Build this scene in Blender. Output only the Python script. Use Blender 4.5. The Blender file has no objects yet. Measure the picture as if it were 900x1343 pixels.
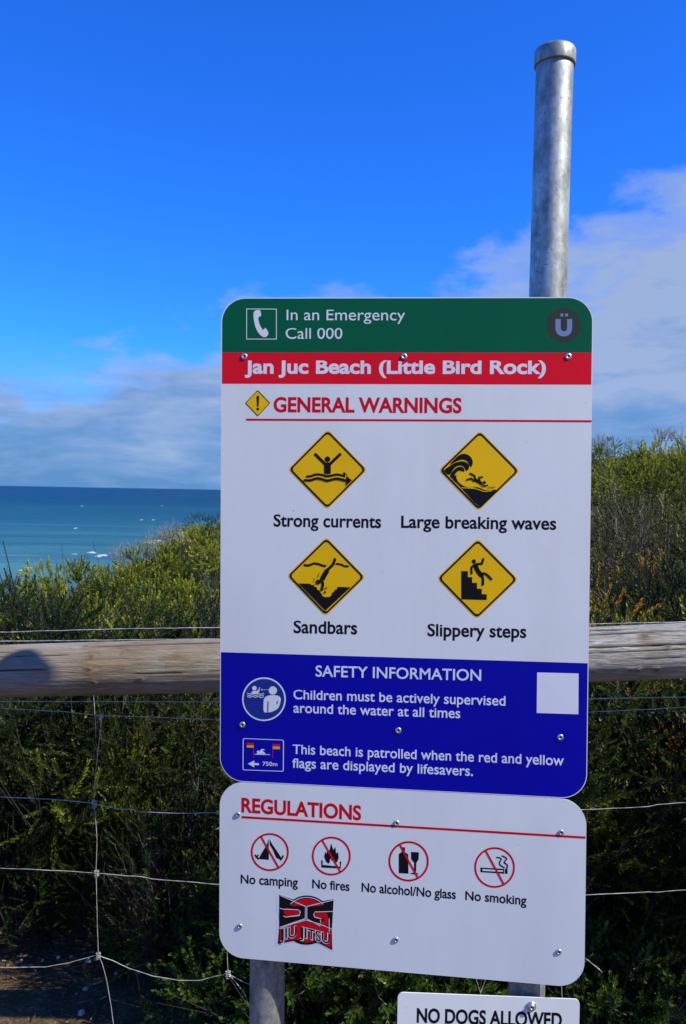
import bpy, math, random
import numpy as np
from mathutils import Vector, noise
from mathutils.geometry import tessellate_polygon
R = math.radians
scene = bpy.context.scene
COL = scene.collection
# ------------------------------------------------------------------ camera
EYE = Vector((0, 0, 1.6))
PITCH, ROLL, F = R(-1.41), R(1.03), 1120.0
fw = Vector((0, math.cos(PITCH), math.sin(PITCH)))
r0 = Vector((1, 0, 0)); u0 = r0.cross(fw)
CR = math.cos(ROLL)*r0 + math.sin(ROLL)*u0
CU = -math.sin(ROLL)*r0 + math.cos(ROLL)*u0
cam_d = bpy.data.cameras.new('camera')
cam = bpy.data.objects.new('camera', cam_d); COL.objects.link(cam)
from mathutils import Matrix
m3 = Matrix((CR, CU, -fw)).transposed()
cam.matrix_world = Matrix.Translation(EYE) @ m3.to_4x4()
cam_d.sensor_fit = 'VERTICAL'; cam_d.sensor_height = 36; cam_d.lens = 36*F/1343
cam_d.clip_start = 0.05; cam_d.clip_end = 60000
cam_d.dof.use_dof = True; cam_d.dof.focus_distance = 1.42; cam_d.dof.aperture_fstop = 22
scene.camera = cam
# ------------------------------------------------------------------ light and sky
SUN_AZ, SUN_EL = R(112.3), R(44.5)          # azimuth clockwise from +Y
world = bpy.data.worlds.new('World'); scene.world = world; world.use_nodes = True
sun_d = bpy.data.lights.new('sun', 'SUN'); sun_d.energy = 5.0; sun_d.angle = R(.53); sun_d.color = (1, .95, .82)
sun = bpy.data.objects.new('sun', sun_d); COL.objects.link(sun)
to_sun = Vector((math.sin(SUN_AZ)*math.cos(SUN_EL), math.cos(SUN_AZ)*math.cos(SUN_EL), math.sin(SUN_EL)))
sun.rotation_euler = to_sun.to_track_quat('Z', 'Y').to_euler()
scene.view_settings.view_transform = 'Standard'; scene.view_settings.look = 'None'
scene.view_settings.exposure = 0.18; scene.view_settings.gamma = 1.0

class NT:
    def __init__(s, tree): s.t = tree; s.n = tree.nodes; s.l = tree.links
    def new(s, typ, **kw):
        n = s.n.new(typ)
        for k, v in kw.items():
            if k.startswith('i_'):
                key = k[2:]; key = int(key) if key.isdigit() else key.replace('_', ' ')
                if hasattr(v, 'is_linked') or isinstance(v, bpy.types.NodeSocket): s.l.new(v, n.inputs[key])
                else: n.inputs[key].default_value = v
            else: setattr(n, k, v)
        return n
    def math(s, op, a, b=None, c=None, clamp=False):
        n = s.n.new('ShaderNodeMath'); n.operation = op; n.use_clamp = clamp
        for i, v in enumerate((a, b, c)):
            if v is None: continue
            if isinstance(v, bpy.types.NodeSocket): s.l.new(v, n.inputs[i])
            else: n.inputs[i].default_value = v
        return n.outputs[0]
    def mix(s, f, a, b, mode='MIX'):
        n = s.n.new('ShaderNodeMix'); n.data_type = 'RGBA'; n.blend_type = mode
        for i, v in ((0, f), (6, a), (7, b)):
            if isinstance(v, bpy.types.NodeSocket): s.l.new(v, n.inputs[i])
            else: n.inputs[i].default_value = v if i == 0 else (tuple(v)+(1,))[:4]
        return n.outputs[2]
    def ramp(s, f, stops, interp='LINEAR'):
        n = s.n.new('ShaderNodeValToRGB'); s.l.new(f, n.inputs[0]); cr = n.color_ramp; cr.interpolation = interp
        while len(cr.elements) < len(stops): cr.elements.new(.5)
        for e, (p, c) in zip(cr.elements, stops):
            e.position = p; e.color = (tuple(c)+(1,))[:4] if not isinstance(c, (int, float)) else (c, c, c, 1)
        return n.outputs[0]
    def noise(s, vec, scale, detail=4, rough=.5, **kw):
        n = s.n.new('ShaderNodeTexNoise'); s.l.new(vec, n.inputs['Vector'])
        n.inputs['Scale'].default_value = scale; n.inputs['Detail'].default_value = detail; n.inputs['Roughness'].default_value = rough
        for k, v in kw.items(): n.inputs[k].default_value = v
        return n.outputs[0]
    def mapping(s, vec, scale=(1, 1, 1), rot=(0, 0, 0), loc=(0, 0, 0)):
        n = s.n.new('ShaderNodeMapping'); s.l.new(vec, n.inputs[0])
        n.inputs['Scale'].default_value = scale; n.inputs['Rotation'].default_value = rot; n.inputs['Location'].default_value = loc
        return n.outputs[0]

def build_world():
    T = NT(world.node_tree); bg = T.n['Background']
    sky = T.new('ShaderNodeTexSky', sky_type='NISHITA', sun_disc=False, sun_elevation=SUN_EL, sun_rotation=SUN_AZ,
                air_density=1.0, dust_density=.3, ozone_density=3.0)
    hs = T.new('ShaderNodeHueSaturation', i_Saturation=SKY_SAT, i_Value=SKY_VAL, i_Hue=SKY_HUE, i_Color=sky.outputs[0])
    tint = T.mix(1.0, hs.outputs[0], SKY_TINT, 'MULTIPLY')
    co = T.new('ShaderNodeTexCoord').outputs['Generated']
    sep = T.new('ShaderNodeSeparateXYZ', i_0=co)
    x, y, z = sep.outputs
    # height of the cloud bank's top changes slowly round the horizon
    top = T.math('ADD', T.math('MULTIPLY', x, .33), .226)
    wob = T.noise(T.mapping(co, (1.6, 1.6, 3)), 2.4, 3, .5)
    top = T.math('ADD', top, T.math('MULTIPLY', T.math('SUBTRACT', wob, .5), .12))
    depth = T.math('SUBTRACT', top, z)
    base = T.math('MULTIPLY', depth, 12.5)
    n1 = T.noise(T.mapping(co, (3.2, 3.2, 7.5), loc=(5.3, 1.0, .4)), 2.3, 8, .58, Distortion=.25)
    dens = T.math('ADD', base, T.math('MULTIPLY', T.math('SUBTRACT', n1, .475), 3.0))
    dens = T.math('MULTIPLY', dens, 1.0, clamp=True)
    low = T.ramp(z, ((.02, .75), (.17, 0)))
    dens = T.ramp(T.math('ADD', dens, low, clamp=True), ((0, 0), (.55, .6), (1, .95)), 'EASE')
    n2 = T.noise(T.mapping(co, (3.2, 3.2, 13), loc=(3, 1, 2)), 2.2, 7, .6, Distortion=.2)
    # thin bright tops and bluish grey undersides
    hgt = T.math('MULTIPLY', z, 2.6)
    tone = T.math('ADD', T.math('SUBTRACT', T.math('MULTIPLY', n2, 1.9), .42), hgt, clamp=True)
    cc = T.ramp(tone, ((.35, CLOUD_LO), (.60, CLOUD_MID), (1.0, CLOUD_HI)))
    out = T.mix(dens, tint, cc)
    T.l.new(out, bg.inputs[0]); bg.inputs[1].default_value = SKY_STR
SKY_STR = .088; SKY_SAT = 1.15; SKY_VAL = 1.12; SKY_HUE = .505; SKY_TINT = (.24, .98, 2.3)
CLOUD_LO = (1.15, 2.75, 5.7); CLOUD_MID = (1.8, 3.35, 6.4); CLOUD_HI = (3.5, 4.6, 7.0)
build_world()

# ------------------------------------------------------------------ materials
def mat(name, color=(.5, .5, .5), rough=.5, metal=0, spec=.5, build=None):
    m = bpy.data.materials.new(name); m.use_nodes = True
    T = NT(m.node_tree); b = T.n['Principled BSDF']
    b.inputs['Base Color'].default_value = tuple(color)+(1,); b.inputs['Roughness'].default_value = rough
    b.inputs['Metallic'].default_value = metal; b.inputs['Specular IOR Level'].default_value = spec
    if build: build(T, b)
    return m
def bump(T, b, h, strength, dist):
    n = T.new('ShaderNodeBump', i_Height=h); n.inputs['Strength'].default_value = strength; n.inputs['Distance'].default_value = dist
    T.l.new(n.outputs[0], b.inputs['Normal'])
def obj_co(T): return T.new('ShaderNodeTexCoord').outputs['Object']

def print_mat(name, c, rough=.42):
    """printed sign film: even colour with faint dirt specks and streaks"""
    def bld(T, b):
        co = obj_co(T)
        d = T.noise(T.mapping(co, (1, 1, .35)), 9, 5, .6)
        dk = tuple(v*.91 for v in c)
        T.l.new(T.mix(T.ramp(d, ((.42, 0), (.75, 1))), c, dk), b.inputs['Base Color'])
        r = T.noise(co, 30, 3, .6); T.l.new(T.math('ADD', T.math('MULTIPLY', r, .16), rough-.08), b.inputs['Roughness'])
        bump(T, b, T.noise(co, 6, 2, .5), .25, .003)
    return mat(name, c, rough, spec=.22, build=bld)
def white_bld(T, b):
    co = obj_co(T)
    d = T.noise(T.mapping(co, (1, 1, .3)), 7, 6, .65)
    sp = T.noise(co, 160, 2, .5)
    c = T.mix(T.ramp(d, ((.45, 0), (.8, .5))), (.83, .84, .76), (.66, .66, .59))
    spk = T.ramp(sp, ((.79, 0), (.80, 1)))
    c = T.mix(spk, c, (.25, .23, .20))
    T.l.new(c, b.inputs['Base Color'])
    bump(T, b, T.noise(co, 5, 2, .5), .25, .003)
M = {}
M['white'] = mat('sign_white', (.8, .8, .76), .40, spec=.35, build=white_bld)
M['lett_white'] = print_mat('lettering_white', (.84, .84, .82))
M['green'] = print_mat('band_green', (.0006, .115, .040), .35)
M['red'] = print_mat('band_red', (.86, .004, .014), .38)
M['red_ink'] = print_mat('ink_red', (.72, .002, .010))
M['blue'] = print_mat('band_blue', (.0008, .0015, .34), .36)
M['navy'] = print_mat('ink_navy', (.010, .035, .26))
M['black'] = print_mat('ink_black', (.006, .006, .007))
M['yellow'] = print_mat('ink_yellow', (.98, .56, .001))
M['orange'] = print_mat('ink_orange', (.85, .50, .02))
M['olive'] = print_mat('sticker_olive', (.040, .050, .030))
M['lav'] = print_mat('sticker_blue_grey', (.22, .27, .45))
def galv_bld(T, b):
    co = obj_co(T)
    n = T.noise(T.mapping(co, (1, 1, .45)), 34, 6, .62)
    v = T.new('ShaderNodeTexVoronoi', i_Vector=T.mapping(co, (1, 1, .7)), i_Scale=150.0)
    n2 = T.noise(T.mapping(co, (1, 1, .12)), 14, 4, .6)
    f = T.math('ADD', T.math('MULTIPLY', n, .6), T.math('MULTIPLY', n2, .4))
    c = T.ramp(f, ((.34, (.14, .155, .15)), (.5, (.38, .39, .35)), (.64, (.64, .64, .56))))
    vv = T.new('ShaderNodeSeparateColor', i_0=v.outputs['Color']).outputs[0]
    c = T.mix(.38, c, T.ramp(vv, ((0, .15), (1, .85))), 'SOFT_LIGHT')
    pit = T.ramp(T.noise(co, 210, 3, .7), ((.64, 0), (.70, 1)))
    c = T.mix(pit, c, (.06, .055, .05))
    T.l.new(c, b.inputs['Base Color'])
    T.l.new(T.ramp(n, ((.3, .60), (.7, .42))), b.inputs['Roughness'])
    bump(T, b, T.math('ADD', n, T.math('MULTIPLY', T.noise(co, 400, 2, .5), .3)), .35, .0012)
M['galv'] = mat('galvanised_steel', (.4, .4, .4), .42, .58, build=galv_bld)
M['steel'] = mat('rivet_steel', (.62, .62, .60), .34, .85)
M['hole'] = mat('rivet_hole', (.02, .02, .02), .8)
M['wire'] = mat('fence_wire', (.6, .58, .52), .38, .25,
                build=lambda T, b: T.l.new(T.ramp(T.noise(obj_co(T), 60, 4, .6), ((.35, (.26, .25, .22)), (.6, (.60, .58, .51)))), b.inputs['Base Color']))
M['alu'] = mat('aluminium_channel', (.5, .5, .5), .45, .8)

def wood_bld(T, b, tone=((.13, .105, .058), (.34, .295, .18), (.58, .52, .36)), grey=(.43, .41, .36), gk=.45):
    co = obj_co(T)
    g = T.noise(T.mapping(co, (2.2, 22, 22)), 7, 9, .72, Distortion=.6)
    fine = T.noise(T.mapping(co, (2.0, 80, 80)), 9, 4, .6)
    big = T.noise(T.mapping(co, (2.2, 5, 5)), 1.7, 3, .5)
    c = T.ramp(g, ((.30, tone[0]), (.49, tone[1]), (.66, tone[2])))
    c = T.mix(T.ramp(fine, ((.32, .8), (.56, 0))), c, (.13, .10, .072))
    stain = T.ramp(big, ((.50, 0), (.60, .8 if gk < .6 else .3)))
    c = T.mix(stain, c, (.27, .185, .105), 'MIX')
    grey_patch = T.ramp(T.noise(T.mapping(co, (1, 3, 3)), 3, 3, .5), ((.4, 0), (.65, gk)))  # random grey patches mixed into the wood colour
    c = T.mix(grey_patch, c, grey)
    st_ = T.new('ShaderNodeAttribute', attribute_name='stain').outputs['Fac']
    c = T.mix(T.math('MULTIPLY', st_, .8, clamp=True), c, T.mix(T.ramp(g, ((.3, 0), (.65, 1))), (.10, .065, .030), (.34, .24, .12)))
    at = T.new('ShaderNodeAttribute', attribute_name='crack').outputs['Fac']
    c = T.mix(T.math('MULTIPLY', at, 1.0, clamp=True), c, (.02, .014, .01))
    kn = T.new('ShaderNodeAttribute', attribute_name='knot').outputs['Fac']
    ringv = T.math('SINE', T.math('MULTIPLY', kn, 26))
    kc = T.mix(T.math('MULTIPLY', T.math('ADD', ringv, 1), .5), (.09, .055, .03), (.30, .20, .11))
    c = T.mix(T.math('MULTIPLY', kn, 1.4, clamp=True), c, kc)
    T.l.new(c, b.inputs['Base Color'])
    h = T.math('ADD', g, T.math('MULTIPLY', fine, .7))
    bump(T, b, h, .9, .005)
M['wood_grey'] = mat('silvered_pine', (.4, .4, .36), .8, spec=.2, build=lambda T, b: wood_bld(T, b, ((.17, .15, .115), (.43, .405, .34), (.66, .63, .55)), (.55, .54, .49), .75))
M['wood'] = mat('weathered_pine', (.4, .35, .3), .78, spec=.25, build=wood_bld)

def leaf_mat(name, stops, trans=.25, rough=.5, tipc=None):
    m = bpy.data.materials.new(name); m.use_nodes = True
    T = NT(m.node_tree); b = T.n['Principled BSDF']; out = T.n['Material Output']
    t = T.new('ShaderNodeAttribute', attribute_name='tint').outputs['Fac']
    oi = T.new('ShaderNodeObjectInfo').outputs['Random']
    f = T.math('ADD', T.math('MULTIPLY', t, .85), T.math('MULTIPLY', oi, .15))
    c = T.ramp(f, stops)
    T.l.new(c, b.inputs['Base Color']); b.inputs['Roughness'].default_value = rough; b.inputs['Specular IOR Level'].default_value = .35
    tr = T.new('ShaderNodeBsdfTranslucent'); T.l.new(T.mix(.35, c, (.30, .36, .02)), tr.inputs[0])
    mx = T.new('ShaderNodeMixShader'); mx.inputs[0].default_value = trans
    T.l.new(b.outputs[0], mx.inputs[1]); T.l.new(tr.outputs[0], mx.inputs[2]); T.l.new(mx.outputs[0], out.inputs[0])
    return m
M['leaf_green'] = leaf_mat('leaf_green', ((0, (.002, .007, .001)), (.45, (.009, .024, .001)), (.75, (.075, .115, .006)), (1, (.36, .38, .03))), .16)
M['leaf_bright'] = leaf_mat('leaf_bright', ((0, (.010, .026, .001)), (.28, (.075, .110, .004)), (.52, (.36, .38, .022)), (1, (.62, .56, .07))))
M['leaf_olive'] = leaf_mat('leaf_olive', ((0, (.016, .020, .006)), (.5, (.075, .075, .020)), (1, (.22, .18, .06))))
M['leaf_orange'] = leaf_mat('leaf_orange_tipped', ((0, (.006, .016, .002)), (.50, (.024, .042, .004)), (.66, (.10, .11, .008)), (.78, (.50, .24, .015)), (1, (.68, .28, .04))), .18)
M['leaf_broad'] = leaf_mat('leaf_broad', ((0, (.022, .055, .008)), (.6, (.065, .120, .014)), (1, (.17, .23, .03))), .28, .38)
M['leaf_brown'] = leaf_mat('leaf_brown', ((0, (.06, .028, .012)), (.6, (.17, .075, .03)), (1, (.34, .16, .06))))
def bark_bld(T, b):
    co = obj_co(T); n = T.noise(T.mapping(co, (1, 1, .3)), 60, 4, .6)
    T.l.new(T.ramp(n, ((.3, (.014, .010, .007)), (.7, (.055, .040, .027)))), b.inputs['Base Color'])
M['bark'] = mat('shrub_bark', (.1, .08, .06), .85, build=bark_bld)
def dead_bld(T, b):
    n = T.noise(obj_co(T), 25, 4, .6)
    T.l.new(T.ramp(n, ((.3, (.14, .11, .085)), (.55, (.30, .26, .21)), (.75, (.46, .42, .35)))), b.inputs['Base Color'])
M['dead'] = mat('dead_twig', (.3, .26, .2), .8, build=dead_bld)

def ground_bld(T, b):
    co = obj_co(T)
    n = T.noise(co, 9, 8, .7); n2 = T.noise(co, 1.3, 3, .5); n3 = T.noise(co, 70, 3, .7)
    c = T.ramp(n, ((.3, (.03, .017, .009)), (.5, (.12, .068, .034)), (.72, (.32, .20, .11))))
    c = T.mix(T.ramp(n2, ((.4, 0), (.62, .5))), c, (.10, .075, .04))
    c = T.mix(T.ramp(n3, ((.55, 0), (.7, .6))), c, (.36, .27, .17))
    geo = T.new('ShaderNodeNewGeometry').outputs['Position']
    yy = T.new('ShaderNodeSeparateXYZ', i_0=geo).outputs[1]
    c = T.mix(T.ramp(T.math('MULTIPLY', yy, .1), ((.38, 0), (.5, 1))), c, T.ramp(n, ((.3, (.020, .024, .007)), (.7, (.06, .06, .02)))))
    T.l.new(c, b.inputs['Base Color'])
    bump(T, b, T.math('ADD', n, T.math('MULTIPLY', n3, .5)), .8, .02)
M['ground'] = mat('sandy_soil', (.15, .1, .06), .95, spec=.1, build=ground_bld)

def sea_bld(T, b):
    geo = T.new('ShaderNodeNewGeometry').outputs['Position']
    sp = T.new('ShaderNodeSeparateXYZ', i_0=geo)
    y = sp.outputs[1]
    ly = T.math('MULTIPLY', T.math('LOGARITHM', T.math('MAXIMUM', y, 10), 10), .25)   # log10(distance)/4
    drift = T.noise(T.mapping(geo, (.0016, .006, 1)), 1.0, 5, .55)
    f = T.math('ADD', ly, T.math('MULTIPLY', T.math('SUBTRACT', drift, .5), .10))
    c = T.ramp(f, ((.54, (.20, .36, .29)), (.62, (.075, .235, .205)), (.70, (.018, .115, .115)), (.80, (.003, .043, .055)), (.98, (.002, .022, .040))))
    dark = T.ramp(T.noise(T.mapping(geo, (.005, .030, 1)), 1.0, 6, .65), ((.34, .7), (.64, 0)))
    c = T.mix(dark, c, (.006, .06, .12))
    w = T.noise(T.mapping(geo, (.022, .11, 1)), 1.0, 7, .68)
    near = T.ramp(ly, ((.56, .11), (.64, .06), (.72, 0.015), (.84, 0)))
    thr = T.math('SUBTRACT', .70, near)
    foam = T.math('MULTIPLY', T.math('SUBTRACT', w, thr), 6, clamp=True)
    foam = T.math('MULTIPLY', foam, .75)
    c = T.mix(foam, c, (.62, .70, .72))
    T.l.new(c, b.inputs['Base Color'])
    T.l.new(T.math('ADD', T.math('MULTIPLY', foam, .3), .38), b.inputs['Roughness'])
    b.inputs['IOR'].default_value = 1.33; b.inputs['Specular IOR Level'].default_value = .14
    h = T.math('ADD', T.noise(T.mapping(geo, (.08, .22, 1)), 1.0, 6, .6), T.math('MULTIPLY', T.noise(T.mapping(geo, (.6, 1.4, 1)), 1.0, 4, .6), .25))
    bump(T, b, h, .9, 2.2)
M['sea'] = mat('sea_water', (.02, .1, .2), .4, build=sea_bld)
M['foam'] = mat('sea_foam_white', (.50, .54, .55), .8, spec=.2)
M['pebble'] = mat('pebble_stone', (.45, .38, .28), .8, build=lambda T, b: T.l.new(T.ramp(T.new('ShaderNodeAttribute', attribute_name='tint').outputs['Fac'], ((0, (.16, .11, .07)), (.6, (.30, .22, .14)), (1, (.60, .50, .36)))), b.inputs['Base Color']))
M['straw'] = mat('straw_litter', (.4, .3, .2), .85, build=lambda T, b: T.l.new(T.ramp(T.new('ShaderNodeAttribute', attribute_name='tint').outputs['Fac'], ((0, (.05, .03, .018)), (.6, (.18, .11, .06)), (1, (.46, .33, .19)))), b.inputs['Base Color']))

# ------------------------------------------------------------------ object helpers
def thing(name, label, cat, loc=(0, 0, 0), group=None):
    o = bpy.data.objects.new(name, None); COL.objects.link(o); o.location = loc; o.empty_display_size = .1
    o['label'] = label; o['category'] = cat
    if group: o['group'] = group
    return o
def link(name, me, m, parent=None, label=None, kind=None, smooth=False):
    """geometry is given in world space; a child keeps its root's frame"""
    o = bpy.data.objects.new(name, me); COL.objects.link(o)
    if m is not None and not me.materials: me.materials.append(m)
    if smooth: me.polygons.foreach_set('use_smooth', [True]*len(me.polygons))
    if parent:
        o.parent = parent
        root = parent
        off = Vector((0, 0, 0))
        while root: off += root.location; root = root.parent
        me.transform(Matrix.Translation(-off))
    if label: o['label'] = label
    if kind: o['kind'] = kind
    return o
class MB:
    def __init__(s): s.v = []; s.f = []
    def add(s, vs, fs):
        n = len(s.v); s.v += [tuple(p) for p in vs]; s.f += [tuple(i+n for i in f) for f in fs]
    def tube(s, pts, rad, seg=6, cap=True):
        pts = [Vector(p) for p in pts]; n = len(pts)
        rads = rad if isinstance(rad, (list, tuple)) else [rad]*n
        vs = []; fs = []
        ref = Vector((0, 0, 1)) if abs((pts[-1]-pts[0]).normalized().z) < .9 else Vector((1, 0, 0))
        for i, p in enumerate(pts):
            t = (pts[min(i+1, n-1)]-pts[max(i-1, 0)]).normalized()
            a = t.cross(ref).normalized(); b = a.cross(t)
            for k in range(seg):
                an = 2*math.pi*k/seg; vs.append(p+rads[i]*(math.cos(an)*a+math.sin(an)*b))
        for i in range(n-1):
            for k in range(seg):
                k2 = (k+1) % seg; fs.append((i*seg+k, i*seg+k2, (i+1)*seg+k2, (i+1)*seg+k))
        if cap: fs += [tuple(range(seg)), tuple(reversed(range((n-1)*seg, n*seg)))]
        s.add(vs, fs)
    def lathe(s, c, ax, prof, seg=32):
        """prof: (radius, height along ax) list"""
        ax = Vector(ax).normalized(); ref = Vector((1, 0, 0)) if abs(ax.x) < .8 else Vector((0, 1, 0))
        a = ax.cross(ref).normalized(); b = ax.cross(a); c = Vector(c); vs = []; fs = []
        for (r, h) in prof:
            for k in range(seg):
                an = 2*math.pi*k/seg; vs.append(c+ax*h+max(r, 1e-5)*(math.cos(an)*a+math.sin(an)*b))
        for i in range(len(prof)-1):
            for k in range(seg):
                k2 = (k+1) % seg; fs.append((i*seg+k, (i+1)*seg+k, (i+1)*seg+k2, i*seg+k2))
        s.add(vs, fs)
    def box(s, c, ex, ey, ez):
        c, ex, ey, ez = map(Vector, (c, ex, ey, ez))
        vs = [c+a*ex+b*ey+d*ez for a in (-1, 1) for b in (-1, 1) for d in (-1, 1)]
        s.add(vs, [(0, 1, 3, 2), (4, 6, 7, 5), (0, 4, 5, 1), (2, 3, 7, 6), (0, 2, 6, 4), (1, 5, 7, 3)])
    def mesh(s, name='mesh'):
        me = bpy.data.meshes.new(name); me.from_pydata(s.v, [], s.f); me.update(); return me
    def build(s, name, m, parent=None, **kw): return link(name, s.mesh(name), m, parent, **kw)
def project(P):
    d = Vector(P)-EYE; k = d.dot(fw)
    return 450+F*d.dot(CR)/k, 671.5-F*d.dot(CU)/k
def at(px, py, depth):
    """point of the place seen at photo pixel (px, py), `depth` metres ahead"""
    d = fw+CR*((px-450)/F)-CU*((py-671.5)/F)
    return EYE+d*(depth/d.y)

# ------------------------------------------------------------------ terrain
def ss(a, b, x): t = min(1, max(0, (x-a)/(b-a))); return t*t*(3-2*t)
def canopy(x, y):
    e = -.47+.10*(max(y, 3)-4)*ss(2.5, 5, y)
    e += .085*x if x > 0 else -.40*abs(x)*ss(3, 8, y)
    a = x/max(y, 1)
    yr = min(8+(a+.39)*25, 13)
    if a < -.39: yr = 8
    if y > yr: e -= (y-yr)*(.22+.5*ss(0, 8, y-yr)) + .5*max(0, y-yr-8)
    e += .05*noise.noise(Vector((x*.9, y*.9, 3)))*ss(3, 5, y)*2
    return 1.6+e
def ground_h(x, y):
    if y <= 2.6:
        return .18*ss(1.2, 2.0, y)+.02*noise.noise(Vector((x*2, y*2, 0)))
    h = canopy(x, y)-(.83-.62*ss(4, 7, y))
    k = ss(2.6, 3.2, y)
    h = (.18+.02*noise.noise(Vector((x*2, y*2, 0))))*(1-k)+h*k
    return max(h, -27.0)
def build_ground():
    xs = sorted(set([-3000, -800, -300, -120, -60] + [round(-40+i*2.0, 2) for i in range(14)] + [round(-12+i*.25, 2) for i in range(97)] + [round(12+i*2.0, 2) for i in range(15)] + [60, 120, 300, 800, 3000]))
    ys = sorted(set([-3000, -500, -60, -20, -8, -3, -1] + [round(i*.12, 2) for i in range(60)] + [round(7.2+i*.4, 2) for i in range(60)] + [34, 38, 44, 50, 58, 66, 75, 90]))
    vs = []
    for y in ys:
        for x in xs: vs.append((x, y, ground_h(x, y)))
    nx = len(xs)
    fs = [(j*nx+i, j*nx+i+1, (j+1)*nx+i+1, (j+1)*nx+i) for j in range(len(ys)-1) for i in range(nx-1)]
    me = bpy.data.meshes.new('ground'); me.from_pydata(vs, [], fs)
    link('ground', me, M['ground'], kind='structure', smooth=True)
build_ground()
def build_sea():
    SZ = -25.0
    ys = [30, 120, 300, 700, 2000, 6000, 24000]; xs = [-24000, -6000, -2000, -600, -150, 150, 600, 2000, 6000, 24000]
    vs = [(x, y, SZ) for y in ys for x in xs]; nx = len(xs)
    fs = [(j*nx+i, j*nx+i+1, (j+1)*nx+i+1, (j+1)*nx+i) for j in range(len(ys)-1) for i in range(nx-1)]
    me = bpy.data.meshes.new('sea'); me.from_pydata(vs, [], fs); link('sea', me, M['sea'], kind='structure')
    # the few breaking crests: low ragged ridges of white water
    rng = random.Random(5); mb = MB()
    def crest(px, py, wpx, hm, dm):
        d = fw+CR*((px-450)/F)-CU*((py-671.5)/F); P = EYE+d*((SZ-EYE.z)/d.z)
        D = P.y; wid = wpx/F*D*(.7 if wpx < 8 else 1.15); n = 40; rows = 5
        vs = []
        for i in range(n+1):
            t = i/n; env = math.sin(math.pi*t)**.6
            for j in range(rows):
                s = j/(rows-1); prof = math.sin(math.pi*s)
                jy = (rng.random()-.5)*dm*.55*env
                vs.append((P.x+(t-.5)*wid, P.y+(s-.5)*dm*env+jy+math.sin(t*5)*dm*.3, SZ+.03+.55*hm*env*prof*rng.random()**1.5))
        fs = [(i*rows+j, (i+1)*rows+j, (i+1)*rows+j+1, i*rows+j+1) for i in range(n) for j in range(rows-1)]
        mb.add(vs, fs)
    for c in ((121, 725, 13, .7, 5), (134, 728.5, 16, .35, 6), (129, 730, 9, .3, 4), (99, 693, 5, .8, 6), (185, 682, 3, .6, 9), (201, 682, 3, .6, 9), (107, 664, 4, .5, 14),
              (196, 712, 16, 1.0, 7), (207, 709.5, 20, 1.2, 9), (240, 699, 22, 1.5, 12), (236, 702, 14, 1.0, 7), (250, 697.5, 9, 1.0, 7), (198, 644, 3, .6, 40), (240, 646, 3, .6, 40),
              (98, 727, 9, .2, 2), (38, 745, 10, .3, 2.5), (28, 748, 8, .25, 2), (212, 663, 4, .4, 12)): crest(*c)
    mb.build('breaking_foam', M['foam'], kind='stuff', smooth=True, label='white water breaking in short crests on the sea off the headland')
build_sea()

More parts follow.
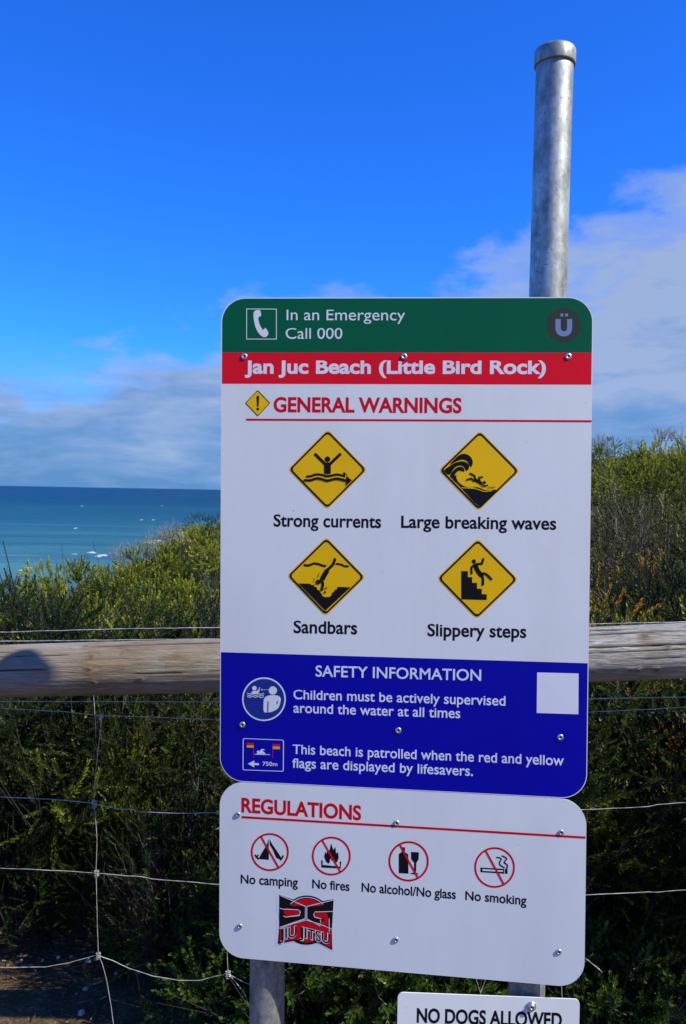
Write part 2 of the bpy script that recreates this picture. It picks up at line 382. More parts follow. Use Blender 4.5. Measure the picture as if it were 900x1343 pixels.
# ------------------------------------------------------------------ signs
class Panel:
    """a thin sheet that hangs nearly upright and is twisted a few millimetres"""
    def __init__(s, p, tw, W, H, rad, voff=0.0):
        s.voff = voff; s.o = Vector(p[:3]); yaw, pit, ro = p[3:6]; s.tw = tw; s.W = W; s.H = H; s.rad = rad; s.lift = .00012
        s.ex = Vector((math.cos(yaw)*math.cos(ro), -math.sin(yaw)*math.cos(ro), math.sin(ro)))
        ez = Vector((0, math.sin(pit), math.cos(pit))); s.ez = (ez-s.ex*s.ex.dot(ez)).normalized()
        s.n = s.ex.cross(s.ez)
        if s.n.y < 0: s.n = -s.n
    def P(s, u, v, lift=0.0):
        v = v+s.voff; w = s.tw*((u-.3)/.3)*(v/.4)
        return s.o+s.ex*u+s.ez*v+s.n*(w-lift)
    def uv(s, px, py):
        u, v = .3, -.3
        for _ in range(6):
            x, y = project(s.P(u, v)); x1, y1 = project(s.P(u+.01, v)); x2, y2 = project(s.P(u, v+.01))
            a, c, b, d = (x1-x)*100, (y1-y)*100, (x2-x)*100, (y2-y)*100
            det = a*d-b*c; rx, ry = px-x, py-y
            u += (d*rx-b*ry)/det; v += (-c*rx+a*ry)/det
        return u, v
    def span(s, v, inset=0):
        """left and right edge of the rounded outline at height v"""
        r = s.rad-inset; dx = 0
        d = min(-v, s.H+v)-inset
        if d < r: dx = r-math.sqrt(max(0, r*r-(r-max(d, 0))**2))
        return inset+dx, s.W-inset-dx
    def rows(s, v0, v1, inset=0):
        vs = list(np.linspace(v0, v1, max(3, int(abs(v1-v0)/.03)+2)))
        for k in range(0, 13):
            o = inset+(s.rad-inset)*(1-math.cos(math.pi/2*k/12))
            for c in (-o, -s.H+o):
                if v1 < c < v0: vs.append(c)
        return sorted(set(round(float(a), 6) for a in vs), reverse=True)
    def sheet(s, name, m, v0, v1, parent, inset=0, lift=None, thick=0, cols=14, **kw):
        if lift is None: lift = s.nl()
        v0 = min(v0, -inset-1e-5); v1 = max(v1, -s.H+inset+1e-5)
        rv = s.rows(v0, v1, inset); mb = MB(); vs = []; fs = []
        for v in rv:
            a, b = s.span(v, inset)
            for j in range(cols+1): vs.append(s.P(a+(b-a)*j/cols, v, lift))
        n = cols+1
        for i in range(len(rv)-1):
            for j in range(cols): fs.append((i*n+j, (i+1)*n+j, (i+1)*n+j+1, i*n+j+1))
        mb.add(vs, fs)
        if thick:
            k = len(vs); back = [p+s.n*thick for p in vs]
            loop = list(range(0, n))+[i*n+n-1 for i in range(1, len(rv))]+[(len(rv)-1)*n+j for j in range(n-2, -1, -1)]+[i*n for i in range(len(rv)-2, 0, -1)]
            mb.add(back, [tuple(reversed(f)) for f in fs])
            mb.f += [(loop[i], loop[(i+1) % len(loop)], loop[(i+1) % len(loop)]+k, loop[i]+k) for i in range(len(loop))]
        return mb.build(name, m, parent, **kw)
    def nl(s): s.lift += .000018; return s.lift
    def reset(s): s.lift = .00012
class Ink:
    """collects flat printed shapes given in photo pixels (or zoomed crop pixels) as one mesh on a panel"""
    def __init__(s, panel, ox=0, oy=0, sc=1.0):
        s.p = panel; s.ox = ox; s.oy = oy; s.sc = sc; s.mb = MB()
    def U(s, q): return s.p.uv(s.ox+q[0]/s.sc, s.oy+q[1]/s.sc)
    def raw(s, loops, lift=None):
        lift = lift or s.p.nl()
        uvs = [[s.U(q) for q in lp] for lp in loops]
        flat = [w for lp in uvs for w in lp]
        tris = tessellate_polygon([[Vector((w[0], w[1], 0)) for w in lp] for lp in uvs])
        s.mb.add([s.p.P(w[0], w[1], lift) for w in flat], [tuple(t) for t in tris]); return s
    def poly(s, *pts): return s.raw([pts])
    def curve(s, *pts): return s.raw([smooth_loop(pts)])
    def circle(s, c, r, n=40): return s.raw([[(c[0]+r*math.cos(2*math.pi*k/n), c[1]+r*math.sin(2*math.pi*k/n)) for k in range(n)]])
    def ring(s, c, r, w, n=56):
        lift = s.p.nl(); vs = []; 
        for k in range(n):
            a = 2*math.pi*k/n
            for rr in (r-w/2, r+w/2): vs.append(s.p.P(*s.U((c[0]+rr*math.cos(a), c[1]+rr*math.sin(a))), lift))
        s.mb.add(vs, [(2*k, 2*k+1, 2*((k+1) % n)+1, 2*((k+1) % n)) for k in range(n)]); return s
    def stroke(s, pts, w, cap=True, smooth=True):
        pts = [Vector(p) for p in pts]
        if smooth and len(pts) > 2: pts = [Vector(p) for p in smooth_open(pts)]
        n = len(pts); L = []; Rr = []
        for i, p in enumerate(pts):
            t = (pts[min(i+1, n-1)]-pts[max(i-1, 0)]).normalized(); nn = Vector((-t.y, t.x))
            k = 1.0
            if 0 < i < n-1:
                t1 = (pts[i]-pts[i-1]).normalized(); c = abs(t.dot(t1)); k = 1/max(c, .6)
            L.append(p+nn*w/2*k); Rr.append(p-nn*w/2*k)
        lift = s.p.nl(); vs = []
        for a, b in zip(L, Rr): vs += [s.p.P(*s.U(a), lift), s.p.P(*s.U(b), lift)]
        s.mb.add(vs, [(2*i, 2*i+1, 2*i+3, 2*i+2) for i in range(n-1)])
        if cap: s.circle(pts[0], w/2, 12); s.circle(pts[-1], w/2, 12)
        return s
    def build(s, name, m, parent, **kw): return s.mb.build(name, m, parent, **kw)
def smooth_open(pts, n=6):
    out = []; P = [Vector(p) for p in pts]
    for i in range(len(P)-1):
        a = P[max(i-1, 0)]; b = P[i]; c = P[i+1]; d = P[min(i+2, len(P)-1)]
        for k in range(n):
            t = k/n; out.append(.5*((2*b)+(c-a)*t+(2*a-5*b+4*c-d)*t*t+(3*b-3*c+d-a)*t*t*t))
    out.append(P[-1]); return [tuple(p) for p in out]
def smooth_loop(pts, n=5):
    P = [Vector(p) for p in pts]; m = len(P); out = []
    for i in range(m):
        a, b, c, d = P[i-1], P[i], P[(i+1) % m], P[(i+2) % m]
        for k in range(n):
            t = k/n; out.append(tuple(.5*((2*b)+(c-a)*t+(2*a-5*b+4*c-d)*t*t+(3*b-3*c+d-a)*t*t*t)))
    return out
def round_poly(pts, r, n=6):
    out = []; P = [Vector(p) for p in pts]; m = len(P)
    for i in range(m):
        a, b, c = P[i-1], P[i], P[(i+1) % m]
        d1 = (a-b).normalized(); d2 = (c-b).normalized(); s_ = b+d1*r; e_ = b+d2*r
        for k in range(n+1):
            t = k/n; out.append(tuple((1-t)**2*s_+2*t*(1-t)*b+t*t*e_))
    return out
def grow(pts, k):
    c = sum((Vector(p) for p in pts), Vector((0, 0)))/len(pts)
    return [tuple(c+(Vector(p)-c)*k) for p in pts]

_tc = {}
def glyph_mesh(body, off):
    key = (body, off)
    if key in _tc: return _tc[key]
    cu = bpy.data.curves.new('lettering', 'FONT'); cu.body = body; cu.offset = off; cu.resolution_u = 6
    o = bpy.data.objects.new('lettering', cu); COL.objects.link(o)
    dg = bpy.context.evaluated_depsgraph_get(); me = o.evaluated_get(dg).to_mesh()
    v = [(p.co.x, p.co.y) for p in me.vertices]; f = [tuple(p.vertices) for p in me.polygons]
    o.evaluated_get(dg).to_mesh_clear(); bpy.data.objects.remove(o); bpy.data.curves.remove(cu)
    _tc[key] = (v, f); return v, f
CAP = {}
def capheight(off):
    if off not in CAP: CAP[off] = max(y for _, y in glyph_mesh('H', off)[0])
    return CAP[off]
def text(panel, body, l, r, cap, m, parent, off=.012, xh=None, name='lettering', label=None, lift=None):
    """l, r: photo pixels of the left and right end of the baseline; cap: capital height in pixels"""
    if name == 'lettering' and panel.W > .5 and parent.type == 'EMPTY' and parent.get('category') == 'sign': panel.reset()
    fat = off if 'M' in body else 0       # the offset outline of a capital M fills in: thicken it by shifted copies
    if fat: off = 0
    v, f = glyph_mesh(body, off); ch = capheight(off)
    x0 = min(p[0] for p in v); x1 = max(p[0] for p in v)
    A = Vector(panel.uv(*l)); B = Vector(panel.uv(*r))
    ux = (B-A)/(x1-x0)
    up = Vector(panel.uv(l[0], l[1]-cap))-A; up = Vector((0, up.length/ch))
    if abs((B-A).y) > .15*abs((B-A).x): up = up
    lift = lift or panel.nl()
    vs = []
    xg = .675*ch
    for x, y in v:
        if xh and y > 0:
            y = y*(xh*ch/xg) if y < xg else (xh*ch+(y-xg)*(ch-xh*ch)/(ch-xg) if y < ch else y)
        q = A+ux*(x-x0)+up*y; vs.append(panel.P(q.x, q.y, lift))
    mb = MB(); mb.add(vs, f)
    if fat:
        for i, (dx, dy) in enumerate(((-1, 0), (1, 0), (0, -1), (0, 1), (-.7, .7), (.7, .7), (-.7, -.7), (.7, -.7))):
            sh = panel.ex*(ux.x*fat*dx)+panel.ez*(up.y*fat*dy)-panel.n*(.000006*(i+1))
            mb.add([p+sh for p in vs], f)
    return mb.build(name, m, parent, label=label)
def rivets(panel, parent, pts, name='rivet', r=.0054):
    me = None
    for px, py in pts:
        u, v = panel.uv(px, py); P = panel.P(u, v, .0003)
        mb = MB(); k = r/.0054
        mb.lathe(P, -panel.n, [(.0052*k, 0), (.0052*k, .0004), (.0046*k, .0010*k), (.0034*k, .0014*k), (.0019*k, .0014*k), (.0018*k, .0005*k)], 20)
        o = mb.build(name, M['steel'], parent, smooth=True)
        h = MB(); h.lathe(P, -panel.n, [(.0018*k, .0006*k), (.0001, .0006*k)], 12); h.build('hole', M['hole'], o)

# ---- main warning sign
PM = Panel((-.2054, 1.4060, 1.9126, .0575, -.0004, .0069), .0085, .6, .8027, .040)
sg = thing('warning_sign', 'tall white beach warning sign with green, red and blue bands and four yellow diamonds', 'sign', PM.P(.3, -.8027))
PM.sheet('panel', M['white'], 0, -.8027, sg, 0, lift=0, thick=.0022)
PM.sheet('colour_band', M['green'], 0, -.0888, sg, .0015, lift=.00007, label='dark green band across the top of the sign')
PM.sheet('colour_band', M['red'], -.0888, -.1400, sg, .0015, lift=.00007, label='red band with the beach name')
PM.sheet('colour_band', M['blue'], -.585, -.8027, sg, .0013, lift=.00007, label='deep blue band across the foot of the sign')
LW, LB, LR = M['lett_white'], M['black'], M['red_ink']
text(PM, 'In an Emergency', (376, 419.8), (531.3, 420.2), 13.6, LW, sg, .0, .74, label='white emergency line, upper')
text(PM, 'Call 000', (374.8, 444.3), (449, 444.3), 13.8, LW, sg, .0, .74, label='white emergency line, lower')
text(PM, 'Jan Juc Beach (Little Bird Rock)', (321, 489.4), (716, 489.9), 16.6, LW, sg, .030, .76, label='heavy white beach name')
text(PM, 'GENERAL WARNINGS', (359, 539.9), (605.5, 541.2), 19.2, LR, sg, .030, label='red heading')
bk = .020
text(PM, 'Strong currents', (359, 690.2), (500, 692.2), 15.6, LB, sg, bk, .74)
text(PM, 'Large breaking waves', (526.2, 691.9), (729.6, 694.6), 15.6, LB, sg, bk, .74)
text(PM, 'Sandbars', (385.2, 829.9), (468.6, 831.7), 16, LB, sg, bk, .74)
text(PM, 'Slippery steps', (560.8, 834.0), (690.4, 836.4), 15.8, LB, sg, bk, .74)
bw = .010
text(PM, 'SAFETY INFORMATION', (414.2, 887.0), (630.8, 892.8), 14.0, LW, sg, .012, label='white capitals of the blue band')
text(PM, 'Children must be actively supervised', (385, 916.7), (663, 925.4), 12.0, LW, sg, bw, .75)
text(PM, 'around the water at all times', (385, 934.4), (603.7, 941.8), 12.0, LW, sg, bw, .75)
text(PM, 'This beach is patrolled when the red and yellow', (384, 988.4), (739.6, 1004), 12.0, LW, sg, bw, .75)
text(PM, 'flags are displayed by lifesavers.', (383.6, 1006.6), (620.4, 1017.6), 12.0, LW, sg, bw, .75)
Ink(PM).stroke([(323, 550.4), (400, 550.7), (500, 551.1), (600, 551.6), (700, 552.1), (776.0, 552.5)], 2.7, False, False).build('rule', LR, sg)

def diamond(panel, root, ox, oy, sc, q, r, fn, parts=True):
    panel.reset(); q = [Vector(p) for p in q]
    yb = Ink(panel, ox, oy, sc).raw([round_poly(grow(q, 1.035), r)]).build('warning_diamond', M['yellow'], root); panel.lift += .00018
    k = Ink(panel, ox, oy, sc); o = round_poly(q, r); i = round_poly(grow(q, .935), r*.8)
    lift = panel.nl(); n = len(o); vs = []
    for a, b in zip(o, i): vs += [panel.P(*k.U(a), lift), panel.P(*k.U(b), lift)]
    k.mb.add(vs, [(2*j, 2*j+1, 2*((j+1) % n)+1, 2*((j+1) % n)) for j in range(n)])
    k.build('border', M['black'], yb)
    for col, ink in fn(lambda: Ink(panel, ox, oy, sc)): ink.build('pictogram' if col == 'black' else 'highlight', M[col], yb)
    return yb
def d_excl(I):
    a = I(); a.poly((196, 486), (208, 486), (205, 531), (199, 531)).circle((202, 541), 6.2, 16); a.circle((202, 486.5), 6, 16); return [('black', a)]
diamond(PM, sg, 280, 380, 3.46, [(201, 455), (258, 514), (202, 574), (145, 514)], 7, d_excl)
def d_current(I):
    a = I(); a.circle((448, 238), 21)
    a.stroke([(360, 203), (435, 278)], 22, True, False).stroke([(540, 203), (462, 278)], 22, True, False)
    a.poly((424, 344), (424, 268), (438, 262), (460, 262), (473, 268), (473, 344), (448, 348))
    a.stroke([(298, 365), (325, 363), (360, 351), (400, 352), (440, 363), (480, 358), (520, 351), (572, 362)], 17)
    a.poly((567, 328), (606, 363), (583, 357), (578, 380), (566, 380))
    y = I(); y.stroke([(285, 381), (325, 379), (365, 366), (405, 370), (445, 381), (480, 374), (520, 367), (575, 378)], 7).stroke([(578, 384), (583, 354), (608, 366)], 5, True, False)
    b = I(); b.stroke([(280, 392), (325, 393), (365, 380), (405, 384), (445, 396), (480, 389), (520, 382), (590, 397)], 17)
    b.poly((587, 361), (629, 394), (586, 434))
    return [('black', a), ('yellow', y), ('black', b)]
diamond(PM, sg, 350, 560, 5.625, [(450, 26), (733, 315), (446, 600), (165, 313)], 34, d_current)
def d_wave(I):
    a = I()
    a.curve((287, 203), (305, 180), (328, 158), (352, 144), (380, 147), (402, 165), (410, 190), (402, 214), (391, 205), (380, 184), (355, 175), (325, 183))
    a.curve((256, 234), (282, 212), (310, 194), (345, 184), (374, 189), (390, 208), (386, 228), (374, 234), (362, 214), (340, 206), (312, 220), (284, 256))
    a.curve((288, 262), (300, 240), (320, 220), (345, 212), (362, 222), (364, 240), (350, 236), (332, 236), (316, 252), (300, 275))
    b = I(); b.curve((301, 278), (318, 258), (326, 284), (350, 310), (390, 326), (436, 324), (470, 334), (505, 334), (536, 338), (530, 348), (486, 388), (443, 422), (380, 362), (335, 312))
    y = I(); y.stroke([(334, 244), (324, 268), (338, 296), (375, 318), (430, 318), (480, 336), (525, 334)], 5).stroke([(350, 326), (420, 330), (470, 345), (512, 342)], 4)
    c = I(); c.circle((472, 298), 8.5, 18); c.stroke([(424, 284), (440, 293), (452, 299)], 17).stroke([(424, 284), (420, 262), (396, 249)], 9, True, False)
    c.stroke([(418, 290), (402, 276), (378, 283)], 9, True, False).stroke([(448, 290), (443, 271), (463, 268)], 8, True, False).stroke([(452, 304), (468, 317), (488, 313)], 8, True, False)
    c.stroke([(490, 322), (515, 324), (530, 322)], 3.5)
    return [('black', a), ('black', b), ('yellow', y), ('black', c)]
diamond(PM, sg, 520, 560, 4.09, [(448, 25), (656, 236), (441, 444), (233, 232)], 25, d_wave)
def d_sand(I):
    a = I(); a.stroke([(280, 232), (312, 233), (348, 220), (385, 225), (415, 236), (455, 240)], 17)
    a.stroke([(514, 222), (545, 226), (575, 239), (600, 240)], 14)
    a.raw([[(235, 366), (322, 368), (330, 378), (343, 376), (350, 390), (368, 393), (373, 412), (388, 418), (392, 430), (404, 440), (412, 460), (436, 468), (468, 464), (482, 447), (484, 432), (498, 428), (503, 412), (518, 412), (524, 391), (619, 395), (433, 568)]])
    y = I(); y.stroke([(492, 200), (450, 262), (420, 320)], 44)
    b = I(); b.stroke([(502, 190), (487, 228), (450, 265)], 22).stroke([(447, 272), (432, 295), (412, 332)], 36, False).circle((448, 268), 14, 20).circle((411, 333), 17, 20)
    b.stroke([(402, 345), (415, 372), (405, 414)], 19).circle((380, 356), 18, 24)
    for q in (((378, 322), (388, 290)), ((358, 338), (345, 328)), ((355, 352), (340, 352)), ((360, 372), (348, 386)), ((428, 404), (440, 390)), ((420, 410), (455, 398)), ((425, 422), (438, 430))): b.stroke(q, 4, False, False)
    b.circle((431, 431), 8, 12)
    return [('black', a), ('yellow', y), ('black', b)]
diamond(PM, sg, 350, 700, 5.625, [(440, 33), (720, 320), (433, 600), (157, 310)], 34, d_sand)
def d_steps(I):
    a = I(); a.poly((326, 245), (369, 245), (369, 284), (397, 284), (397, 322), (429, 322), (429, 360), (460, 361), (460, 396), (493, 397), (492, 434), (326, 430))
    a.circle((408, 181), 13.5, 24).stroke([(418, 208), (432, 240), (456, 272)], 30).stroke([(410, 204), (394, 222), (393, 260)], 14)
    a.stroke([(424, 200), (461, 196), (470, 166)], 15, True, False).stroke([(458, 270), (468, 295), (467, 333)], 16).stroke([(465, 260), (490, 266), (523, 298)], 15)
    return [('black', a)]
diamond(PM, sg, 540, 700, 5.0, [(434, 39), (692, 300), (428, 553), (173, 292)], 32, d_steps)
# phone symbol
PM.reset()
k = Ink(PM, 280, 380, 3.46)
for q in (((151, 87), (286, 88)), ((286, 88), (286, 224)), ((286, 224), (151, 224)), ((151, 224), (151, 87))): k.stroke(q, 3.4, True, False)
ph = k.build('phone_frame', LW, sg)
Ink(PM, 280, 380, 3.46).curve((185, 99), (211, 93), (216, 118), (204, 126), (207, 148), (214, 166), (226, 182), (236, 174), (250, 197), (239, 214), (221, 212), (203, 194), (190, 165), (183, 130)).build('handset', LW, ph)
# supervision disc
PM.reset()
I7 = lambda p=PM: Ink(p, 280, 850, 3.6)
dsc = I7().circle((239, 241), 103, 64).build('supervision_disc', LW, sg); PM.lift += .00006
I7().circle((239, 241), 96, 64).build('disc_field', M['navy'], dsc); PM.lift += .00006
k = I7(); k.circle((281, 200), 19.5, 28).curve((239, 300), (237, 262), (240, 238), (256, 225), (281, 222), (306, 225), (318, 238), (315, 262), (305, 284), (285, 297), (262, 303))
k.circle((194, 189), 10.5, 20).curve((180, 214), (188, 202), (204, 202), (216, 192), (217, 203), (206, 216))
for dy in (0, 8, 16): k.stroke([(161, 212+dy), (172, 216+dy), (184, 211+dy), (198, 216+dy), (212, 212+dy), (224, 217+dy), (238, 213+dy)], 3.2)
k.stroke([(219, 186), (214, 200)], 4, True, False)
for x in (234, 242, 250, 258): k.circle((x, 196), 2, 8)
k.poly((224, 196), (231, 191), (231, 201)); k.build('pictogram', LW, dsc)
k = I7(); k.stroke([(259, 252), (258, 301)], 3.5, True, False).stroke([(304, 248), (302, 262)], 3, True, False); k.build('detail_line', M['navy'], dsc)
# patrol panel
PM.reset()
k = I7(); fr = round_poly([(139, 425), (333, 433), (332, 583), (138, 576)], 9, 5); fi = round_poly(grow([(139, 425), (333, 433), (332, 583), (138, 576)], .962), 7, 5)
lift = PM.nl(); n = len(fr); vs = []
for a, b in zip(fr, fi): vs += [PM.P(*k.U(a), lift), PM.P(*k.U(b), lift)]
k.mb.add(vs, [(2*j, 2*j+1, 2*((j+1) % n)+1, 2*((j+1) % n)) for j in range(n)])
pp = k.build('patrol_frame', LW, sg)
k = I7(); k.circle((211, 489), 5.5, 14).curve((205, 499), (216, 489), (229, 476), (244, 481), (232, 484), (246, 498), (230, 500)).stroke([(197, 501), (266, 503)], 3, True, False)
k.poly((163, 546), (193, 530), (193, 542), (215, 543), (215, 553), (193, 552), (193, 563)); k.build('pictogram', LW, pp)
I7().poly((158, 447), (190, 448), (190, 459.5), (158, 458.5)).stroke([(190, 448), (190, 515)], 2.6, False, False).build('flag_red', M['red'], pp)
I7().poly((281, 453), (314, 454), (314, 465.5), (281, 464.5)).stroke([(281, 454), (280, 518)], 2.6, False, False).build('flag_red', M['red'], pp)
I7().poly((158, 458.5), (190, 459.5), (190, 470), (158, 469)).build('flag_yellow', M['orange'], pp)
I7().poly((281, 464.5), (314, 465.5), (314, 477), (281, 476)).build('flag_yellow', M['orange'], pp)
text(PM, '750m', (344.4, 1004.0), (364, 1004.6), 5.2, LW, pp, .012, name='distance')
Ink(PM, 530, 850, 3.46).poly((604, 110), (792, 115), (791, 300), (602, 294)).build('blank_square', LW, sg)
rivets(PM, sg, [(320.5, 467.5), (530, 467.5), (745.5, 467.5), (318, 950.5), (522.5, 958), (735, 967)])

# ---- regulations sign
PR = Panel((-.2054, 1.4060, 1.9126, .0575, -.0004, .0069), .0085, .6, .3016, .042, -.8037)
rg = thing('regulations_sign', 'white regulations sign with four red crossed circles, mounted directly below the tall warning sign', 'sign', PR.P(.3, -.3016))
PR.sheet('panel', M['white'], 0, -.3016, rg, 0, lift=0, thick=.0022)
text(PR, 'REGULATIONS', (316.8, 1064.6), (473.8, 1075.4), 18.6, LR, rg, .030, label='red heading')
text(PR, 'No camping', (315.8, 1158.3), (390.8, 1163.2), 11.4, LB, rg, .020, .74)
text(PR, 'No fires', (409.6, 1164.6), (458.6, 1168.4), 11.4, LB, rg, .020, .74)
text(PR, 'No alcohol/No glass', (474.4, 1169.2), (598, 1179.0), 11.6, LB, rg, .020, .74)
text(PR, 'No smoking', (610.4, 1180.0), (690.6, 1187.0), 11.6, LB, rg, .020, .74)
Ink(PR).stroke([(317+i*45.1, 1071.6+i*2.69) for i in range(11)], 3.0, False, False).build('rule', LR, rg)
def prohibited(ox, oy, sc, c, r, w, sl, inks):
    PR.reset()
    base = Ink(PR, ox, oy, sc).ring(c, r, w).build('prohibition_symbol', LR, rg)
    for i, (col, fn) in enumerate(inks):
        k = Ink(PR, ox, oy, sc); fn(k); k.build('pictogram', M[col], base)
    Ink(PR, ox, oy, sc).stroke(sl, w*.95, False, False).build('slash', LR, base)
def tent(k):
    k.poly((251, 312), (244, 336), (222, 372), (208, 396), (210, 404), (252, 407)); k.poly((255, 312), (266, 334), (300, 384), (309, 400), (304, 406), (286, 398), (270, 362), (256, 338))
    k.stroke([(189, 384), (206, 405)], 8, False, False).stroke([(318, 387), (304, 409)], 8, False, False).stroke([(192, 397), (206, 384)], 6, False, False)
prohibited(280, 1010, 3.46, (256, 372), 82, 9, [(215, 300), (297, 444)], [('black', tent)])
def fire(k):
    k.stroke([(493, 410), (493, 436), (577, 442), (577, 415)], 8, False, False)
    k.raw([[(510, 412), (503, 392), (508, 370), (514, 381), (518, 354), (527, 366), (534, 332), (545, 362), (554, 348), (557, 378), (566, 372), (569, 398), (562, 416), (550, 425), (546, 402), (538, 412), (532, 398), (526, 424), (516, 420)]])
prohibited(280, 1010, 3.46, (535, 390), 84, 9, [(494, 319), (577, 463)], [('black', fire)])
def bottle(k):
    k.raw([[(527.3, 1111), (531.2, 1111.2), (531.3, 1117.4), (535.6, 1120.5), (535.9, 1145.8), (523.2, 1145), (523.2, 1120), (527.2, 1117)]])
    k.raw([[(539.3, 1117.2), (549.6, 1117.7), (549.2, 1127), (546.2, 1131.8), (545.8, 1144.6), (550.2, 1146.2), (544, 1147), (537.4, 1145.4), (543, 1144.2), (543.4, 1131.5), (539.4, 1126.5)]])
prohibited(0, 0, 1, (536.0, 1129.6), 25.2, 2.7, [(524.2, 1107.6), (548.2, 1151.4)], [('black', bottle)])
def cig(k): k.poly((347, 338), (470, 345), (470, 367), (347, 359))
def cigw(k): k.poly((356, 345), (449, 351), (449, 358), (356, 353)); k.stroke([(456, 345), (456, 367)], 2.5, False, False)
def smoke(k): k.stroke([(421, 292), (441, 298), (433, 318), (440, 330), (455, 338)], 6).stroke([(446, 285), (466, 297), (455, 314), (468, 326), (467, 342)], 6)
prohibited(530, 1040, 3.46, (411, 338), 88, 9, [(371, 262), (452, 412)], [('black', cig), ('lett_white', cigw), ('black', smoke)])
rivets(PR, rg, [(312, 1068.5), (520, 1079.5), (736, 1092), (314.5, 1215), (519.5, 1232.5), (733, 1248.5)], r=.0050)

# ---- stickers (lie on the signs)
PM.reset()
st = thing('round_sticker', 'round dark olive sticker with a pale letter, top right corner of the warning sign', 'sticker', PM.P(*PM.uv(739.5, 426)))
Ink(PM, 530, 380, 3.46).circle((725, 160), 79, 64).build('disc', M['olive'], st); PM.lift += .00004
k = Ink(PM, 530, 380, 3.46)
k.raw([[(687, 133), (711, 133), (711, 176), (716, 186), (726, 189), (736, 186), (740, 176), (740, 133), (763, 133), (763, 180), (755, 200), (740, 210), (726, 212), (710, 210), (695, 200), (687, 180)]])
k.poly((710, 108), (723, 108), (723, 121), (710, 121)).poly((731, 108), (744, 108), (744, 121), (731, 121)); k.build('letter', M['lav'], st)
PR.reset()
js = thing('logo_sticker', 'red and black martial arts logo sticker with a white border on the regulations sign', 'sticker', PR.P(*PR.uv(400, 1210)))
J = lambda: Ink(PR, 280, 1150, 3.46)
back = [(290, 73), (330, 84), (362, 97), (385, 86), (420, 79), (462, 86), (490, 100), (552, 94), (550, 160), (538, 168), (547, 212), (546, 340), (500, 318), (470, 303), (420, 313), (370, 296), (340, 300), (281, 311), (288, 232), (288, 196), (298, 190), (298, 172), (288, 150)]
J().raw([back]).build('white_border', LW, js); PR.lift += .00008
k = J(); k.circle((424, 196), 112, 60); k.raw([[(299, 80), (360, 102), (415, 130), (480, 112), (546, 101), (543, 155), (538, 240), (540, 332), (470, 297), (420, 306), (370, 290), (292, 304), (298, 235)]]).build('black_field', M['black'], js); PR.lift += .00008
k = J(); k.raw([[(424+97*math.cos(a), 196-97*math.sin(a)) for a in np.linspace(R(42), R(138), 24)]+[(415, 132)]])
k.raw([[(318, 158), (330, 140), (383, 150), (392, 158), (388, 172), (330, 180)]])
k.raw([[(470, 160), (512, 156), (524, 190), (524, 222), (515, 218), (500, 190), (455, 180)]]).raw([[(302, 238), (360, 214), (420, 198), (480, 214), (537, 240), (534, 322), (470, 290), (420, 299), (372, 283), (299, 296)]])
k.raw([[(490, 196), (510, 204), (510, 224), (490, 216)]]); k.build('red_field', M['red_ink'], js); PR.lift += .00005
k = J()
k.stroke([(305, 84), (418, 134), (417, 190), (302, 228)], 3.2, True, False).stroke([(424, 134), (546, 104)], 3.2, True, False).stroke([(424, 134), (424, 190), (486, 222), (486, 196)], 3.2, True, False)
k.stroke([(302, 142), (318, 146), (384, 148), (395, 158), (390, 174), (326, 182), (318, 176)], 3, True, False).stroke([(546, 156), (462, 158), (455, 170), (460, 182), (490, 190)], 3, True, False)
k.stroke([(302, 234), (360, 212), (420, 195), (480, 212), (538, 236)], 3, True, False).stroke([(424+104*math.cos(a), 196-104*math.sin(a)) for a in np.linspace(R(45), R(135), 16)], 3, True, False)
k.stroke([(526, 190), (526, 246)], 3, True, False); k.build('white_line', LW, js)
def jt(s_, l, r, cap):
    for m_, off, cp in ((LW, .055, cap*1.04), (M['black'], .012, cap)):
        text(PR, s_, (280+l[0]/3.46, 1150+l[1]/3.46), (280+r[0]/3.46, 1150+r[1]/3.46), cp/3.46, m_, js, off, name='lettering')
jt('JIU', (304, 284), (377, 270), 48); jt('JITSU', (393, 270), (528, 303), 46)

# ---- no dogs sign (plane of its own, clamped against the right post)
D3 = 1.370
tl = at(522, 1301.5, D3)
PD = Panel((tl.x, tl.y, tl.z, R(2.0), 0, .0), 0,   .2935, .19, .009)
nd = thing('no_dogs_sign', 'small white sign with black capitals, bolted to the right post below the regulations sign', 'sign', PD.P(.15, -.19))
PD.sheet('panel', M['white'], 0, -.19, nd, 0, lift=0, thick=.002)
text(PD, 'NO DOGS ALLOWED', (546.6, 1340.5), (737, 1347.0), 18.6, M['black'], nd, .030)
def bolt(panel, parent, px, py):
    u, v = panel.uv(px, py); P = panel.P(u, v, .0004); mb = MB()
    mb.lathe(P, -panel.n, [(.0078, 0), (.0078, .0012), (.0066, .0016), (.0050, .0018), (.0050, .0042), (.0042, .0052), (.0020, .0053), (.0018, .0030)], 24)
    o = mb.build('bolt', M['steel'], parent, smooth=True)
    h = MB(); h.lathe(P, -panel.n, [(.0018, .0031), (.0001, .0031)], 12); h.build('socket', M['hole'], o)
bolt(PD, nd, 697, 1319.5)

# ---- mounting channels behind the signs, part of each sign
for pn, root, us, vs_ in ((PM, sg, (.02, .58), (-.095, -.70)), (PR, rg, (.02, .58), (-.055, -.235))):
    for v in vs_:
        mb = MB(); a = pn.P(us[0], v)+pn.n*.0088; b = pn.P(us[1], v)+pn.n*.0088
        mb.box((a+b)/2, (b-a)/2, pn.n*.0058, pn.ez*.014); mb.build('mounting_channel', M['alu'], root)

